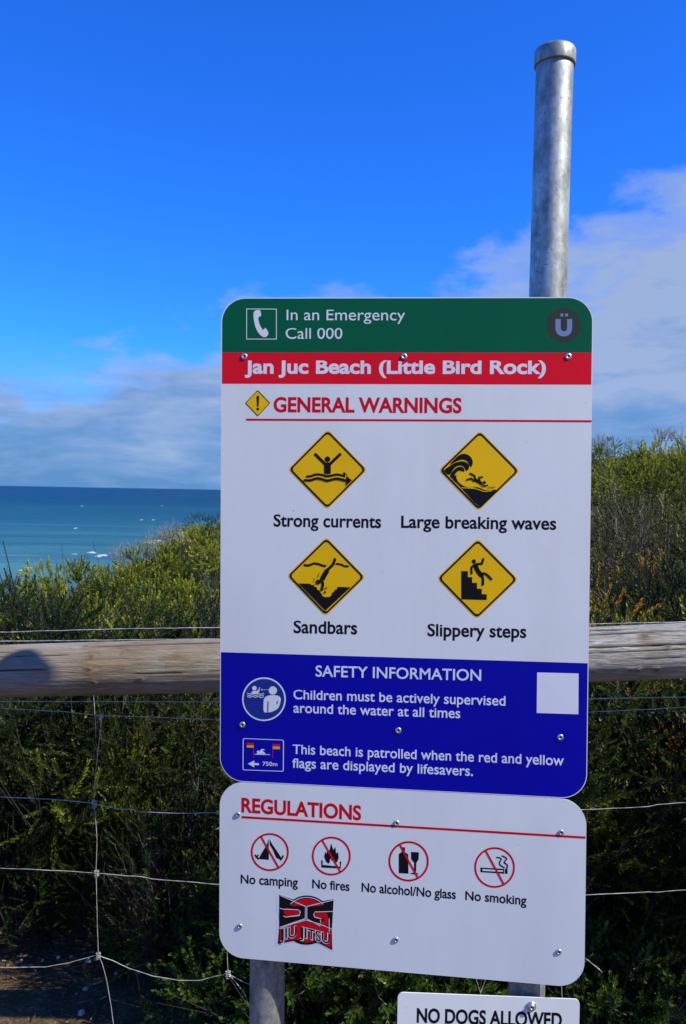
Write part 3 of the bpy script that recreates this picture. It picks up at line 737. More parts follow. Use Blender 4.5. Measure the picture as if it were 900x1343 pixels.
# ------------------------------------------------------------------ posts
def post(name, label, p_top, p_bot, rad, cap):
    a, b = Vector(p_top), Vector(p_bot); ax = (a-b).normalized(); L = (a-b).length
    t = thing(name, label, 'post', b, 'galvanised posts carrying the signs')
    mb = MB(); n = 60; mb.lathe(b, ax, [(rad, L*i/n) for i in range(n+1)]+[(rad*.9, L)], 64)
    mb.build('tube', M['galv'], t, smooth=True)
    if cap:
        mb = MB(); mb.lathe(a, ax, [(rad*1.005, -.026), (rad+.0028, -.026), (rad+.0034, -.024), (rad+.0034, -.004), (rad+.0016, 0), (rad*.8, .0014), (.0001, .0016)], 64)
        mb.build('cap', M['galv'], t, smooth=True)
    return t
D = 1.420
top = at(728.3, 66, D); low = at(690.5, 1300, D-.018); d = (top-low)
base = low-d*((low.z-.05)/d.z)
post('sign_post', 'tall round galvanised steel post with a cap, rising above the warning sign at right', top, base, .0302, True)
low = at(350.5, 1300, 1.464); top2 = PM.P(.078, -.02)+PM.n*.046; d = top2-low; base = low-d*((low.z-.05)/d.z)
post('sign_post', 'round galvanised post standing below the left end of the regulations sign', top2, base, .0302, True)

# ------------------------------------------------------------------ log rail fence
fence = thing('log_fence', 'weathered round pine log fence rail running behind the signs', 'fence', at(560, 1300, 1.92))
def log(a, b, r_, seed, cracks, knots, m_=None, stains=()):
    a, b = Vector(a), Vector(b); L = (b-a).length; ax = (b-a)/L
    up = Vector((0, 0, 1)); side = ax.cross(up).normalized(); up = side.cross(ax)   # side = towards the camera
    NA, NL = 150, int(L/.005); vs = np.zeros((NL+1, NA, 3)); ck = np.zeros((NL+1, NA)); kn = np.zeros((NL+1, NA)); sn = np.zeros((NL+1, NA))
    th = np.arange(NA)/NA*2*math.pi
    for i in range(NL+1):
        s = L*i/NL
        bend = .004*math.sin(s*2.1+seed)
        for j in range(NA):
            t = th[j]; deg = math.degrees(t)
            rr = r_*(1+.025*noise.noise(Vector((s*1.3, math.cos(t)*1.2+seed, math.sin(t)*1.2)))) + .0012*noise.noise(Vector((s*3, math.cos(t)*9, math.sin(t)*9+seed)))
            for (c0, s0, s1, w, dp, slope) in cracks:
                if s0 < s < s1:
                    cc = c0+slope*(s-s0)+2.2*noise.noise(Vector((s*5, c0, seed)))+.8*noise.noise(Vector((s*40, c0, seed)))
                    dd = abs((deg-cc+180) % 360-180); env = min(1, (s-s0)/.08, (s1-s)/.08)
                    k = max(0, 1-dd/w)*env
                    if k > 0: rr -= dp*k**.7; ck[i, j] = max(ck[i, j], min(1, k*2.2))
            for (ks, kd, kr) in knots:
                dx = s-ks; dy = ((deg-kd+180) % 360-180)/57.3*r_; q = math.hypot(dx/1.15, dy)/kr
                if q < 2:
                    rr += .003*math.exp(-q*q*1.5)-(.003 if q < .35 else 0)
                    kn[i, j] = max(kn[i, j], max(0, 1-q))
            for (ks, kd, ra, rb) in stains:
                q = ((s-ks)/ra)**2+(((deg-kd+180) % 360-180)/57.3*r_/rb)**2
                sn[i, j] = max(sn[i, j], math.exp(-q)*(1+.5*noise.noise(Vector((s*14, t*4, seed)))))
            vs[i, j] = a+ax*s+up*(bend+rr*math.sin(t))+side*(rr*math.cos(t))
    me = bpy.data.meshes.new('rail')
    V = vs.reshape(-1, 3); idx = np.arange((NL+1)*NA).reshape(NL+1, NA)
    q = np.stack([idx[:-1], np.roll(idx, -1, 1)[:-1], np.roll(idx, -1, 1)[1:], idx[1:]], -1).reshape(-1, 4)
    faces = [tuple(f) for f in q.tolist()]+[tuple(reversed(idx[0].tolist())), tuple(idx[-1].tolist())]
    me.from_pydata(V.tolist(), [], faces)
    for nm, arr in (('crack', ck), ('knot', kn), ('stain', sn)):
        at_ = me.attributes.new(nm, 'FLOAT', 'POINT'); at_.data.foreach_set('value', arr.ravel())
    link('rail', me, m_ or M['wood'], fence, smooth=True)
DR = 1.9
pL = at(-160, 887.5, DR); pM_ = at(574, 864, DR); pM2 = at(580, 870, DR); pR = at(1420, 829, DR)
# angle 0 faces the camera, 90 is up
log(pL, pM_, .0585, 1.3, [(67, .46, 1.24, 2.5, .008, 3), (11, .0, .42, 1.6, .004, 3), (44, .25, .50, 1.2, .003, -3), (30, .8, 1.24, 1.0, .002, 2), (-2, .55, 1.24, .8, .0015, 2), (55, .0, .35, 1.2, .003, 0)], [(.487, 8, .010), (.492, 36, .009), (.475, 66, .006), (.6, -14, .005), (.497, -20, .006)], None, [(.50, 20, .035, .06), (.57, 30, .075, .05), (.68, 22, .05, .04)])
log(pM2, pR, .0605, 7.7, [(27, .1, .96, 2.2, .007, 0), (60, .2, .96, 2.3, .007, -3), (55, .3, .60, 1.2, .003, 9), (73, .2, .44, 2.6, .006, -8), (14, .2, .6, .9, .002, 3), (-4, .4, .96, 1.0, .002, -2)], [(.44, 46, .010), (.485, 23, .0085), (.458, -28, .008), (.40, -25, .006), (.418, -24, .005)], M['wood_grey'], [(.44, 46, .02, .02)])
for px_, py_ in ((-190, 888), (1390, 831)):
    c = at(px_, py_, DR+.11); g = Vector((c.x, c.y, .1)); mb = MB(); mb.lathe(g, (0, 0, 1), [(.07, 0), (.068, c.z+.09-.1), (.060, c.z+.105-.1), (.0001, c.z+.107-.1)], 32)
    mb.build('post', M['wood'], fence, smooth=True)
mb = MB(); mb.tube([at(568, 866, DR), at(586, 868, DR)], .03, 20); mb.build('dowel', M['wood'], fence, smooth=True)

# ------------------------------------------------------------------ wire mesh strung behind the rail
DW = 1.985
wires = thing('wire_fence', 'thin galvanised wire mesh with knotted joints strung behind the log rail', 'fence', at(450, 1260, DW))
def wire(pts, r=.00085, dep=DW, seed=0, name='wire_strand', kink=.6):
    rng = random.Random(seed+int(pts[0][0])+int(pts[0][1])); q = []
    for i in range(len(pts)-1):
        (x0, y0), (x1, y1) = pts[i], pts[i+1]; n = max(2, int(math.hypot(x1-x0, y1-y0)/14))
        for k_ in range(n):
            t = k_/n; q.append((x0+(x1-x0)*t+(rng.random()-.5)*kink*.5, y0+(y1-y0)*t+(rng.random()-.5)*kink))
    q.append(pts[-1])
    P = [at(x, y, dep+.004*math.sin(x*.05+y*.03)) for x, y in q]
    mb = MB(); mb.tube(P, r, 7); mb.build(name, M['wire'], wires, smooth=True)
wire([(-160, 831), (10, 829), (150, 825), (288, 823), (560, 820), (774, 818.5), (890, 816), (1100, 812), (1400, 802)], .0011, DW+.02)
wire([(-160, 844), (10, 841), (150, 839.5), (288, 838), (560, 832), (774, 826), (890, 820.5), (1100, 812), (1400, 802)], .0011, DW-.02)
wire([(-160, 920), (10, 920), (288, 920.5), (450, 919.5), (774, 916.2), (1100, 911), (1400, 901)], .0012, kink=.25)
wire([(-160, 924), (10, 929.5), (80, 933), (133, 938.5), (200, 940.5), (288, 944), (450, 944), (620, 940), (774, 934), (890, 928), (1100, 918), (1400, 908)])
wire([(-160, 1038), (10, 1045.5), (80, 1049), (118, 1053), (131, 1056), (160, 1061.5), (172, 1061.5), (184, 1065), (230, 1066.5), (270, 1066), (288, 1066), (450, 1070), (620, 1068), (774, 1061.5), (850, 1058), (862, 1055.5), (890, 1053), (1100, 1046), (1400, 1036)])
wire([(-160, 1133), (10, 1139), (80, 1142), (125, 1145), (170, 1149), (180, 1149), (200, 1153), (240, 1156), (285, 1160), (450, 1172), (620, 1178), (774, 1173.5), (850, 1170), (862, 1170), (890, 1167.5), (1100, 1160), (1400, 1150)])
wire([(-160, 1262), (10, 1269), (60, 1268), (90, 1263), (112, 1257), (128, 1252.5), (148, 1260), (170, 1270), (200, 1280), (235, 1286), (262, 1286), (285, 1280), (299, 1277), (318, 1287), (335, 1294), (380, 1307), (395, 1303), (410, 1289), (423, 1267), (430, 1240)])
wire([(122.5, 895), (123, 915), (124.5, 935), (126, 960)], .0008, DW+.03)
wire([(134, 937), (131, 965), (128, 990), (125, 1020), (123.5, 1045), (124, 1060), (126.5, 1085), (127.3, 1110), (126, 1140), (127, 1180), (128, 1220), (129, 1252), (134, 1264), (140, 1285), (146, 1320), (151, 1360), (153, 1400)])
wire([(298, 1180), (298, 1252), (299, 1277), (310, 1289), (320, 1302), (330, 1322), (334, 1380)])
wire([(492, 1180), (492.4, 1274), (493, 1295), (497, 1308), (505, 1316), (514, 1322), (522, 1334), (530, 1360)])
wire([(616, 1240), (624, 1283), (630, 1301), (634, 1320)]); wire([(641, 1262), (637, 1284), (630, 1302)], .0009)
wire([(735, 1270), (737, 1300), (739, 1345)], .001); wire([(768, 1257), (776, 1263), (790, 1275)], .0009)
def knot(px, py, s=1.0):
    mb = MB(); c = at(px, py, DW-.002); rr = .0044*s
    for k_, (dz, tilt) in enumerate(((-.005, .3), (-.0005, -.2), (.004, .25))):
        pts = [c+Vector((math.cos(a)*rr*1.15, math.sin(a)*rr*.9, dz*s+tilt*rr*math.cos(a)*.6)) for a in np.linspace(0, 2*math.pi, 15)]
        mb.tube(pts, .00125, 6)
    pts = [c+Vector((math.sin(a)*rr*.9, -.003, -.003*s+math.cos(a)*rr*1.5)) for a in np.linspace(2.0, 4.3, 9)]; mb.tube(pts, .0012, 6)
    mb.build('wire_knot', M['wire'], wires, smooth=True)
for q in ((133.5, 939, .7), (124, 1054, 1.1), (126.8, 1145, 1.1), (129, 1252.5, 1.0), (299, 1277, 1.1)): knot(*q)

# ------------------------------------------------------------------ vegetation
RNG = np.random.default_rng(11)
def sprig(rng, L, nleaf, ll, lw, spread, curve=.15, stem=.0012, seg=4, cup=False):
    """one leafy shoot along +Z: returns leaf quads and stem triangles"""
    ph = rng.uniform(0, 6.28)
    def axis(t): b = curve*L*t*t; return np.array([b*math.cos(ph), b*math.sin(ph), L*t])
    lv = []; rt = []
    for i in range(nleaf):
        t = .12+.88*(i+.5)/nleaf; c = axis(t); a = i*2.399+rng.uniform(-.3, .3)
        sp = spread*(1.15-.65*t)+rng.uniform(-.12, .12)
        d = np.array([math.cos(a)*math.sin(sp), math.sin(a)*math.sin(sp), math.cos(sp)])
        w = np.array([-math.sin(a), math.cos(a), 0.]); n = np.cross(d, w)
        l = ll*(1.05-.35*t)*rng.uniform(.75, 1.2); h = lw*rng.uniform(.8, 1.2)/2
        lv.append([c, c+d*l*.45+w*h, c+d*l+n*l*.12, c+d*l*.45-w*h]); rt.append(t)
    ctr = [axis(t) for t in np.linspace(0, .97, seg+1)]; sv = []
    for i, c in enumerate(ctr):
        r = stem*(1-.6*i/seg)
        for k_ in range(3): sv.append(c+np.array([r*math.cos(k_*2.094), r*math.sin(k_*2.094), 0]))
    sf = [(i*3+k_, i*3+(k_+1) % 3, (i+1)*3+(k_+1) % 3, (i+1)*3+k_) for i in range(seg) for k_ in range(3)]
    return np.array(lv).reshape(-1, 3), np.array(rt), np.array(sv), np.array(sf)
def frames(d, rng):
    d = d/np.linalg.norm(d, axis=1, keepdims=True)
    r = rng.normal(size=d.shape); a = np.cross(d, r); a /= np.linalg.norm(a, axis=1, keepdims=True); b = np.cross(d, a)
    return np.stack([a, b, d], -1)           # columns
def np_mesh(name, V, Q, attr=None):
    me = bpy.data.meshes.new(name); n = len(Q); k_ = Q.shape[1]
    me.vertices.add(len(V)); me.vertices.foreach_set('co', V.astype(np.float32).ravel())
    me.loops.add(n*k_); me.loops.foreach_set('vertex_index', Q.astype(np.int32).ravel())
    me.polygons.add(n); me.polygons.foreach_set('loop_start', np.arange(0, n*k_, k_, dtype=np.int32))
    me.update(calc_edges=True)
    if attr is not None:
        a = me.attributes.new('tint', 'FLOAT', 'FACE'); a.data.foreach_set('value', attr.astype(np.float32))
    return me
def scatter(kinds, P, Dr, S, rng, tint_lo=0, tint_hi=1, patch=None):
    """kinds: list of sprig templates; returns leaf mesh arrays and stem mesh arrays"""
    Fm = frames(Dr, rng); which = rng.integers(0, len(kinds), len(P))
    LV, LQ, LT, SV, SQ = [], [], [], [], []; lo = so = 0
    base_t = rng.uniform(tint_lo, tint_hi, len(P)) if patch is None else np.clip(patch+rng.normal(0, .13, len(P)), 0, 1)
    for kk, (lv, rt, sv, sf) in enumerate(kinds):
        m = np.where(which == kk)[0]
        if not len(m): continue
        V = np.einsum('nij,vj->nvi', Fm[m]*S[m][:, None, None], lv)+P[m][:, None, :]
        nl = len(lv)//4; q = np.arange(nl*4).reshape(nl, 4)
        LV.append(V.reshape(-1, 3)); LQ.append((q[None]+np.arange(len(m))[:, None, None]*nl*4+lo).reshape(-1, 4)); lo += V.shape[0]*V.shape[1]
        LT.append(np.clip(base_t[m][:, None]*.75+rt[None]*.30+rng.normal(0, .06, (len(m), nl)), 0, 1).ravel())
        V = np.einsum('nij,vj->nvi', Fm[m]*S[m][:, None, None], sv)+P[m][:, None, :]
        SV.append(V.reshape(-1, 3)); SQ.append((sf[None]+np.arange(len(m))[:, None, None]*len(sv)+so).reshape(-1, 4)); so += V.shape[0]*V.shape[1]
    return np.concatenate(LV), np.concatenate(LQ), np.concatenate(LT), np.concatenate(SV), np.concatenate(SQ)
def twig_arrays(rng, base, d, L, r, depth, out):
    """recursive bare branching; each branch a three-sided tapered tube"""
    n = 4; p = np.array(base, float); d = d/np.linalg.norm(d); pts = [p.copy()]
    for i in range(n):
        d = d+rng.normal(0, .13, 3)+np.array([0, 0, .04]); d /= np.linalg.norm(d); p = p+d*L/n; pts.append(p.copy())
    out.append((pts, r, r*.55))
    if depth > 0:
        for _ in range(rng.integers(2, 5)):
            i = rng.integers(1, n+1); dd = d+rng.normal(0, .48, 3); dd[2] += .15
            twig_arrays(rng, pts[i], dd, L*rng.uniform(.45, .75), r*.6, depth-1, out)
def twig_mesh(out):
    V, Q = [], []; o = 0
    for pts, ra, rb in out:
        n = len(pts)
        for i, p in enumerate(pts):
            r = ra+(rb-ra)*i/(n-1)
            for k_ in range(3): V.append((p[0]+r*math.cos(k_*2.094), p[1]+r*math.sin(k_*2.094), p[2]))
        for i in range(n-1):
            for k_ in range(3): Q.append((o+i*3+k_, o+i*3+(k_+1) % 3, o+(i+1)*3+(k_+1) % 3, o+(i+1)*3+k_))
        o += n*3
    return np.array(V), np.array(Q)
def shrub(name, kinds, m_leaf, seed, rx=.42, h=.85, n=420, scale=1.0, dead=0, lean=.75, inner=.30, lobes=26, dead_len=.2):
    rng = np.random.default_rng(seed)
    th = rng.uniform(0, 2*math.pi, n); cz = rng.uniform(-.98, 1, n)
    rad = np.where(rng.random(n) < inner, rng.uniform(.45, .85, n), rng.uniform(.86, 1.04, n))
    sr = np.sqrt(1-cz**2)
    N = np.stack([sr*np.cos(th), sr*np.sin(th), cz], 1)
    cc = h*.55; nl_ = max(8, int(lobes))
    ga = np.arange(nl_)*2.39996+rng.uniform(0, 6.28); gz = 1-(np.arange(nl_)+.5)/nl_*1.85
    gs = np.sqrt(1-gz**2); C = np.stack([gs*np.cos(ga), gs*np.sin(ga), gz], 1)
    cr_ = rng.uniform(.62, .92, nl_); lr = rng.uniform(.24, .40, nl_)*rx
    CP = np.stack([C[:, 0]*rx*cr_, C[:, 1]*rx*cr_, cc+C[:, 2]*(h-cc)*cr_], 1)
    w = rng.integers(0, nl_, n); L = N.copy(); L = L+C[w]*.75; L /= np.linalg.norm(L, axis=1, keepdims=True)
    P = CP[w]+L*(lr[w]*np.where(rng.random(n) < inner, rng.uniform(.2, .8, n), rng.uniform(.85, 1.1, n)))[:, None]
    lobe_t = rng.normal(0, .16, nl_); N = L
    Dr = L*lean+np.array([0, 0, .5])+rng.normal(0, .22, (n, 3))
    S = rng.uniform(.7, 1.25, n)*scale
    patch = np.array([.45+.45*noise.noise(Vector(tuple(p*4+seed))) for p in P])+lobe_t[w]
    lv, lq, lt, sv, sq = scatter(kinds, P-Dr/np.linalg.norm(Dr, axis=1)[:, None]*.05, Dr, S, rng, patch=patch)
    # main branches
    out = []
    for i in rng.choice(n, 26, replace=False):
        e = P[i]; b = np.array([rng.normal(0, .03), rng.normal(0, .03), -.12]); mid = (b+e)/2+rng.normal(0, .04, 3); mid[2] -= .03
        out.append(([b, (b+mid)/2+rng.normal(0, .012, 3), mid, (mid+e)/2+rng.normal(0, .015, 3), e], .009, .0022))
        for _ in range(3):
            f = e+rng.normal(0, .12, 3); out.append(([mid, (mid+f)/2+rng.normal(0, .015, 3), f], .0035, .0015))
    bv, bq = twig_mesh(out)
    dead_me = None
    if dead:
        o2 = []
        for i in rng.choice(n, dead, replace=False):
            if P[i][2] < cc*.8: continue
            twig_arrays(rng, P[i]-N[i]*.06, N[i]*.8+np.array([0, 0, .7]), rng.uniform(.5, 1.1)*dead_len, .0015, 2, o2)
        dv, dq = twig_mesh(o2); dead_me = np_mesh('dead_twigs', dv, dq)
    leaf = np_mesh('foliage', lv, lq, lt); stem = np_mesh('stems', np.concatenate([bv, sv]), np.concatenate([bq, sq+len(bv)]))
    leaf.materials.append(m_leaf); stem.materials.append(M['bark'])
    if dead_me: dead_me.materials.append(M['dead'])
    return (leaf, stem, dead_me)
kr = np.random.default_rng(3)
K_need = [sprig(kr, kr.uniform(.08, .13), 46, .0160, .0046, .95) for _ in range(7)]
K_soft = [sprig(kr, kr.uniform(.05, .09), 34, .0150, .0058, .80) for _ in range(6)]
K_broad = [sprig(kr, kr.uniform(.07, .12), 18, .027, .0105, 1.0, .25) for _ in range(6)]
K_olive = [sprig(kr, kr.uniform(.10, .18), 30, .011, .0040, .7) for _ in range(6)]
PROTO = {
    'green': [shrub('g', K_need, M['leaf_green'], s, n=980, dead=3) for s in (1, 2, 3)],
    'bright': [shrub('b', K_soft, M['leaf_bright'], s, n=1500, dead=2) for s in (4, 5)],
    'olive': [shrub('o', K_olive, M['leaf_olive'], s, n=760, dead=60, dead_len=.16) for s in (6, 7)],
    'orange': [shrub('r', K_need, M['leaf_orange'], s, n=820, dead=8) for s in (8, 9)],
    'broad': [shrub('l', K_broad, M['leaf_broad'], s, rx=.34, h=.5, lobes=14, n=420, dead=3) for s in (12, 13)],
    'brown': [shrub('w', K_olive, M['leaf_brown'], s, rx=.26, h=.6, n=120, dead=30, inner=.5) for s in (14,)],
}
GROUPS = {'green': 'green needle leaved shrubs behind the fence', 'bright': 'yellow green shrubs on the slope', 'olive': 'grey twiggy olive shrubs on the slope',
          'orange': 'orange tipped shrubs behind the fence', 'broad': 'low broad leaved shrubs under the signs', 'brown': 'brown dry shrubs behind the fence'}
_cnt = {}
def plant(kind, x, y, s=1.0, label='', rot=None, z=None, sz=None):
    k_ = _cnt.get(kind, 0); _cnt[kind] = k_+1
    leaf, stem, dead = PROTO[kind][k_ % len(PROTO[kind])]
    zz = ground_h(x, y)-.02 if z is None else z
    t = thing('shrub', label, 'shrub', (x, y, zz), GROUPS[kind])
    t.rotation_euler = (0, 0, rot if rot is not None else k_*2.1+x); t.scale = (s, s, s*(sz or 1))
    for nm, me in (('foliage', leaf), ('stems', stem), ('dead_twigs', dead)):
        if me is None: continue
        o = bpy.data.objects.new(nm, me); COL.objects.link(o); o.parent = t
        o['kind'] = 'stuff'
    return t
# placed from the plan of the slope: (kind, photo x of the axis, depth, size, label)
NEAR = [
 ('green', -40, 2.88, 1.14, 'dense green shrub behind the wire at the left edge, under the log rail'),
 ('green', 105, 2.90, 1.14, 'dense green shrub directly behind the upright wire at left'),
 ('bright', 60, 3.30, 1.0, 'bright yellow green shrub standing above the log rail at far left'),
 ('green', 250, 2.95, 1.08, 'green shrub behind the log rail, beside the left edge of the warning sign'),
 ('bright', 200, 3.45, 1.0, 'bright yellow green shrub showing above the rail, left of the sign'),
 ('olive', 292, 3.30, .98, 'twiggy brownish shrub touching the left edge of the warning sign'),
 ('green', 425, 2.38, .82, 'green shrub added mostly hidden behind the regulations sign to shade the lower left'),  # this shrub and the next are added to shade the lower left scrub
 ('green', 545, 2.42, 1.1, 'green shrub added behind the middle of the signs to shade the lower left'),
 ('green', 650, 2.75, 1.1, 'green shrub behind the right post'),
 ('green', 780, 2.70, 1.14, 'dark green shrub under the right log rail, next to the sign edge'),
 ('orange', 850, 3.00, 1.12, 'dark shrub with orange shoot tips just above the right log rail'),
 ('green', 930, 2.66, 1.16, 'dark green shrub under the rail at the right edge'),
 ('orange', 815, 3.75, 1.08, 'orange tipped shrub halfway up the right hand slope, beside the sign'),
 ('orange', 905, 3.80, 1.10, 'orange tipped shrub at the right edge, halfway up the slope'),
 ('olive', 800, 4.6, 1.15, 'grey leafless looking shrub on the right slope beside the sign edge'),
 ('olive', 870, 4.7, 1.12, 'grey twiggy shrub in the middle of the right slope'),
 ('olive', 925, 4.5, 1.12, 'grey twiggy shrub on the right slope at the photo edge'),
 ('brown', 262, 2.42, .78, 'dry brown twiggy shrub beside the lower left edge of the warning sign'),
 ('green', 30, 4.1, .95, 'mid green shrub behind the bright shrubs at far left'),
 ('green', 150, 4.2, .95, 'mid green shrub behind the bright shrubs, left of the sign'),
 ('bright', 260, 4.4, .95, 'bright shrub further up the slope close to the left edge of the sign'),
 ('bright', 100, 5.0, .95, 'yellow green shrub on the slope below the sea, left'),
 ('bright', 190, 5.2, .9, 'yellow green shrub on the slope below the breaking waves'),
 ('bright', 280, 5.4, .95, 'yellow green shrub on the ridge beside the sign'),
 ('green', 0, 5.1, .9, 'green shrub at the left edge on the lip of the slope'),
 ('bright', 820, 5.9, 1.0, 'bright green shrub high on the right slope beside the sign'),
 ('bright', 890, 6.0, 1.0, 'bright green shrub high on the right slope at the edge'),
 ('green', 20, 2.66, .62, 'small dark green shrub low behind the wire at the far left'),
 ('green', 170, 2.68, .62, 'small dark green shrub between the upright wire and the left post'),
 ('green', 250, 2.45, .58, 'small dark green shrub low beside the lower left corner of the signs'),
 ('green', 830, 2.45, .62, 'small dark shrub low behind the wire right of the signs'),
 ('broad', 318, 2.20, .62, 'small leafy shrub left of the left post foot'),
 ('broad', 430, 2.26, .95, 'low broad leaved plant between the posts, left one'),
 ('broad', 505, 2.24, .90, 'low broad leaved plant between the posts, right one'),
 ('broad', 610, 2.30, .9, 'low leafy plant above the no dogs sign'),
 ('broad', 800, 2.22, .55, 'low leafy plant right of the small white sign'),
 ('broad', 862, 2.26, .52, 'low leafy plant near the lower right corner'),
]
for kd, px, dep, s, lb in NEAR:
    x = (px-450)/F*dep
    plant(kd, x, dep, s, lb)
# unseen tall shrubs added at right to shade the scrub; left row simply continues
for i, (x, y, s, sz) in enumerate(((1.36, 2.32, 1.0, 1.2), (1.95, 2.2, 1.2, 1.2), (2.5, 2.5, 1.2, 1.2), (1.6, 3.1, 1.2, 1.1), (2.3, 3.2, 1.3, 1.1))):
    plant('green', x, y, s, ('tall dense green shrub added out of view at the fence for shade, nearest at right', 'tallest dense green shrub added out of view at the fence for shade, second at right', 'tall green shrub added out of view at the fence for shade, farthest right', 'tall green shrub added out of view in the second row for shade, nearest at right', 'tall green shrub added out of view in the second row for shade, farther right')[i], sz=sz)
for i, (x, y) in enumerate(((-1.75, 2.8), (-2.4, 2.9), (-2.0, 3.6), (-2.9, 3.9))):
    plant('green', x, y, 1.0, ('dense green shrub behind the fence, nearest outside the left edge', 'dense green shrub behind the fence, farther out to the left', 'dense green shrub in the second row outside the left edge', 'dense green shrub on the lip of the slope outside the left edge')[i])

# bare shrubs standing up on the skyline
def bare(px, py_top, dep, h, seed, label):
    rng = np.random.default_rng(seed); out = []
    P = at(px, py_top, dep); b = Vector((P.x, P.y, P.z-h))
    for _ in range(9): twig_arrays(rng, (b.x+rng.normal(0, .05), b.y, b.z), np.array([rng.normal(0, .38), rng.normal(0, .2), 1.0]), h*rng.uniform(.42, .58), .0042, 3, out)
    V, Q = twig_mesh(out)
    t = thing('bare_shrub', label, 'shrub', b, 'leafless shrubs on the skyline'); me = np_mesh('twigs', V, Q); link('twigs', me, M['dead'], t, kind='stuff')
bare(190, 694, 9.0, .34, 1, 'round leafless shrub on the left skyline in front of the breakers')
bare(160, 706, 8.5, .28, 2, 'leafless shrub lowest on the left skyline')
bare(218, 678, 9.5, .34, 3, 'tallest thin leafless shrub on the left skyline')
bare(238, 680, 10.0, .30, 4, 'leafless shrub on the left skyline nearest the sign')
bare(785, 566, 10.5, .22, 5, 'dark leafless shrub on the right skyline touching the sign edge')
bare(869, 556, 10.0, .20, 6, 'thin leafless shrub on the right skyline, second from the right edge')
bare(883, 555, 10.4, .22, 7, 'thin leafless shrub on the right skyline at the photo edge')

# the far scrub that reads as one mass, in three kinds that intermingle
def mass(name, kinds, m_leaf, n, sel, seed, label, s0=1.0, y0=4.6, y1=15.0, dead=0, up=.0):
    rng = np.random.default_rng(seed); P = []; Dr = []; Tn = []; per = 44
    while len(P) < n:
        y = math.sqrt(rng.uniform(y0*y0, y1*y1)); a = rng.uniform(-.62, .80); x = a*y
        nz = noise.noise(Vector((x*.55, y*.55, 9)))+.35*noise.noise(Vector((x*2.1, y*2.1, 4)))+rng.normal(0, .08)
        if not sel(nz, x, y): continue
        r = rng.uniform(.10, .24); lump = abs(noise.noise(Vector((x*1.1, y*1.1, 1))))*.30
        cz = canopy(x, y)-.24+lump+up+rng.uniform(-.15, .09)
        th = rng.uniform(0, 6.283, per); q = rng.uniform(-.25, 1, per); sr = np.sqrt(1-q*q); rr = r*rng.uniform(.75, 1.05, per)
        N = np.stack([sr*np.cos(th), sr*np.sin(th), q], 1)
        ct = rng.normal(0, .17); Tn.extend([ct]*per); P.extend((N*rr[:, None]*np.array([1, 1, .85])+np.array([x, y, cz])).tolist()); Dr.extend((N*.9+np.array([0, 0, .35])+rng.normal(0, .2, (per, 3))).tolist())
    P = np.array(P[:n]); Dr = np.array(Dr[:n]); S = rng.uniform(.7, 1.15, n)*s0
    patch = np.array([.47+.5*noise.noise(Vector((p[0]*1.2, p[1]*1.2, 5))) for p in P])+np.array(Tn[:n])
    lv, lq, lt, sv, sq = scatter(kinds, P, Dr, S, rng, patch=patch)
    me = np_mesh(name, lv, lq, lt); o = link(name, me, m_leaf, kind='stuff'); o['label'] = label
    if dead:
        o2 = []
        for i in rng.choice(n, dead, replace=False): twig_arrays(rng, P[i], np.array([rng.normal(0, .3), rng.normal(0, .3), 1.]), rng.uniform(.08, .20), .0026, 2, o2)
        V, Q = twig_mesh(o2); o = link('dead_scrub', np_mesh('dead_scrub', V, Q), M['dead'], kind='stuff'); o['label'] = 'grey dead twigs standing out of the hillside scrub'
kf = np.random.default_rng(8)
K_far = [sprig(kf, kf.uniform(.055, .09), 22, .0185, .0078, .90, seg=2, stem=.0016) for _ in range(6)]
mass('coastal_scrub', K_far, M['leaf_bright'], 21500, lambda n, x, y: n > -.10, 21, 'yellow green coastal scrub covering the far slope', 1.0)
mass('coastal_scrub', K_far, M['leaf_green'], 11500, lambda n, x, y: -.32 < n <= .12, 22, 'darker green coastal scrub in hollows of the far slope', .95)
mass('coastal_scrub', K_far, M['leaf_olive'], 9000, lambda n, x, y: n <= -.12, 23, 'olive brown scrub patches on the far slope', .95, dead=150)

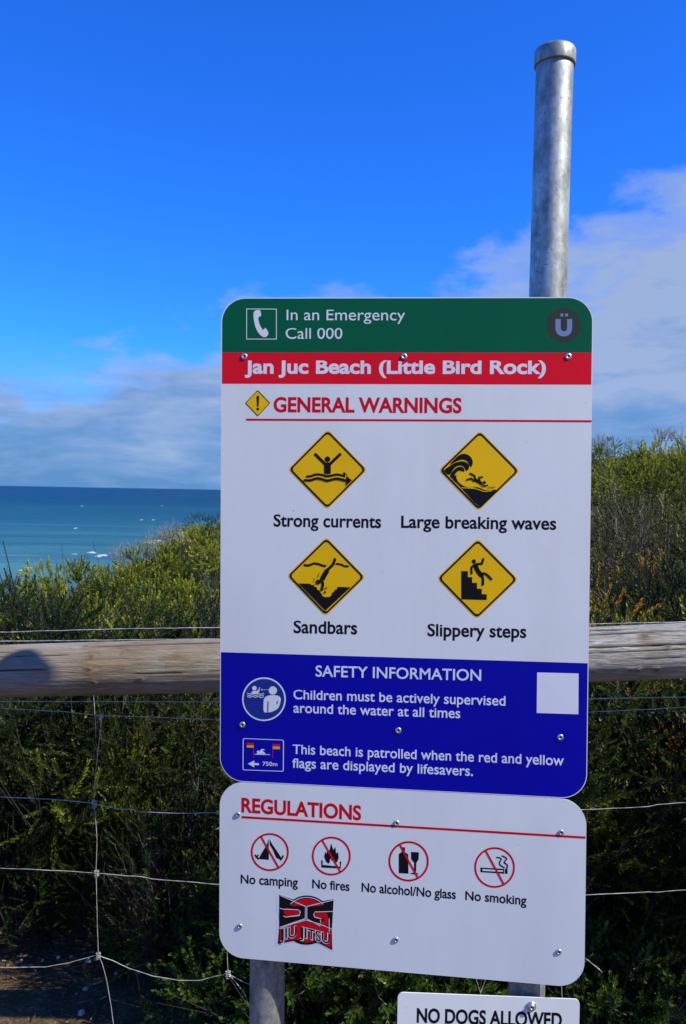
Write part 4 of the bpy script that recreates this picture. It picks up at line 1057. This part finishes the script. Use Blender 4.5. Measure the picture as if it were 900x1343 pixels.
# ------------------------------------------------------------------ litter on the soil
def litter():
    rng = np.random.default_rng(4); V, Q, T = [], [], []; o = 0
    def ell(c, a, b, h, rot):
        nonlocal o
        n = 8; pts = []
        for lvl, (rr, zz) in enumerate(((1, 0), (.8, .6), (.35, 1.0))):
            for k_ in range(n):
                an = 2*math.pi*k_/n; x = a*rr*math.cos(an)*rng.uniform(.88, 1.1); y = b*rr*math.sin(an)*rng.uniform(.88, 1.1)
                pts.append((c[0]+x*math.cos(rot)-y*math.sin(rot), c[1]+x*math.sin(rot)+y*math.cos(rot), c[2]+h*zz))
        V.extend(pts); t = rng.random()
        for l in range(2):
            for k_ in range(n): Q.append((o+l*n+k_, o+l*n+(k_+1) % n, o+(l+1)*n+(k_+1) % n, o+(l+1)*n+k_)); T.append(t)
        for k_ in range(0, n-2, 2): Q.append((o+2*n, o+2*n+k_+1, o+2*n+k_+2, o+2*n+(k_+3) % n)); T.append(t)
        o += len(pts)
    for _ in range(420):
        x, y = rng.uniform(-1.6, 1.6), rng.uniform(1.6, 3.1); s = .0025+.006*rng.random()**3
        ell((x, y, ground_h(x, y)-.001), s*1.3, s, s*.8, rng.uniform(0, 3))
    for (px, py, s) in ((117, 1264, .009), (126, 1262, .006), (174, 1268, .008), (171, 1272, .007), (181, 1277, .010), (191, 1269, .006), (77, 1259, .007), (153, 1279, .006), (107, 1330, .010), (56, 1263, .005), (28, 1262, .006)):
        d = fw+CR*((px-450)/F)-CU*((py-671.5)/F); P = EYE+d*((.18-1.6)/d.z); ell((P.x, P.y, ground_h(P.x, P.y)), s*1.3, s, s*.9, rng.uniform(0, 3)); T[-20:] = [.95]*20 if len(T) >= 20 else T
    V = np.array(V); Q = np.array(Q); T = np.array(T)[:len(Q)]
    o_ = link('pebbles', np_mesh('pebbles', V, Q, T), M['pebble'], kind='stuff'); o_['label'] = 'pale pebbles scattered on the sandy soil behind the fence'
    n = 5200; P = np.stack([rng.uniform(-1.7, 1.7, n), rng.uniform(1.5, 3.2, n)], 1); L = rng.uniform(.008, .034, n)**1; w = rng.uniform(.0004, .0014, n); an = rng.uniform(0, 6.28, n)
    V = []; 
    for i in range(n):
        z = ground_h(*P[i])+rng.uniform(.002, .014); dx, dy = math.cos(an[i])*L[i], math.sin(an[i])*L[i]; nx, ny = -math.sin(an[i])*w[i], math.cos(an[i])*w[i]; dz = rng.normal(0, .006)
        x, y = P[i]; V += [(x-nx, y-ny, z), (x+nx, y+ny, z+.002), (x+dx+nx, y+dy+ny, z+dz+.002), (x+dx-nx, y+dy-ny, z+dz)]
    o_ = link('leaf_litter', np_mesh('leaf_litter', np.array(V), np.arange(4*n).reshape(n, 4), rng.random(n)), M['straw'], kind='stuff'); o_['label'] = 'dry straw and leaf litter on the soil under the shrubs'
litter()
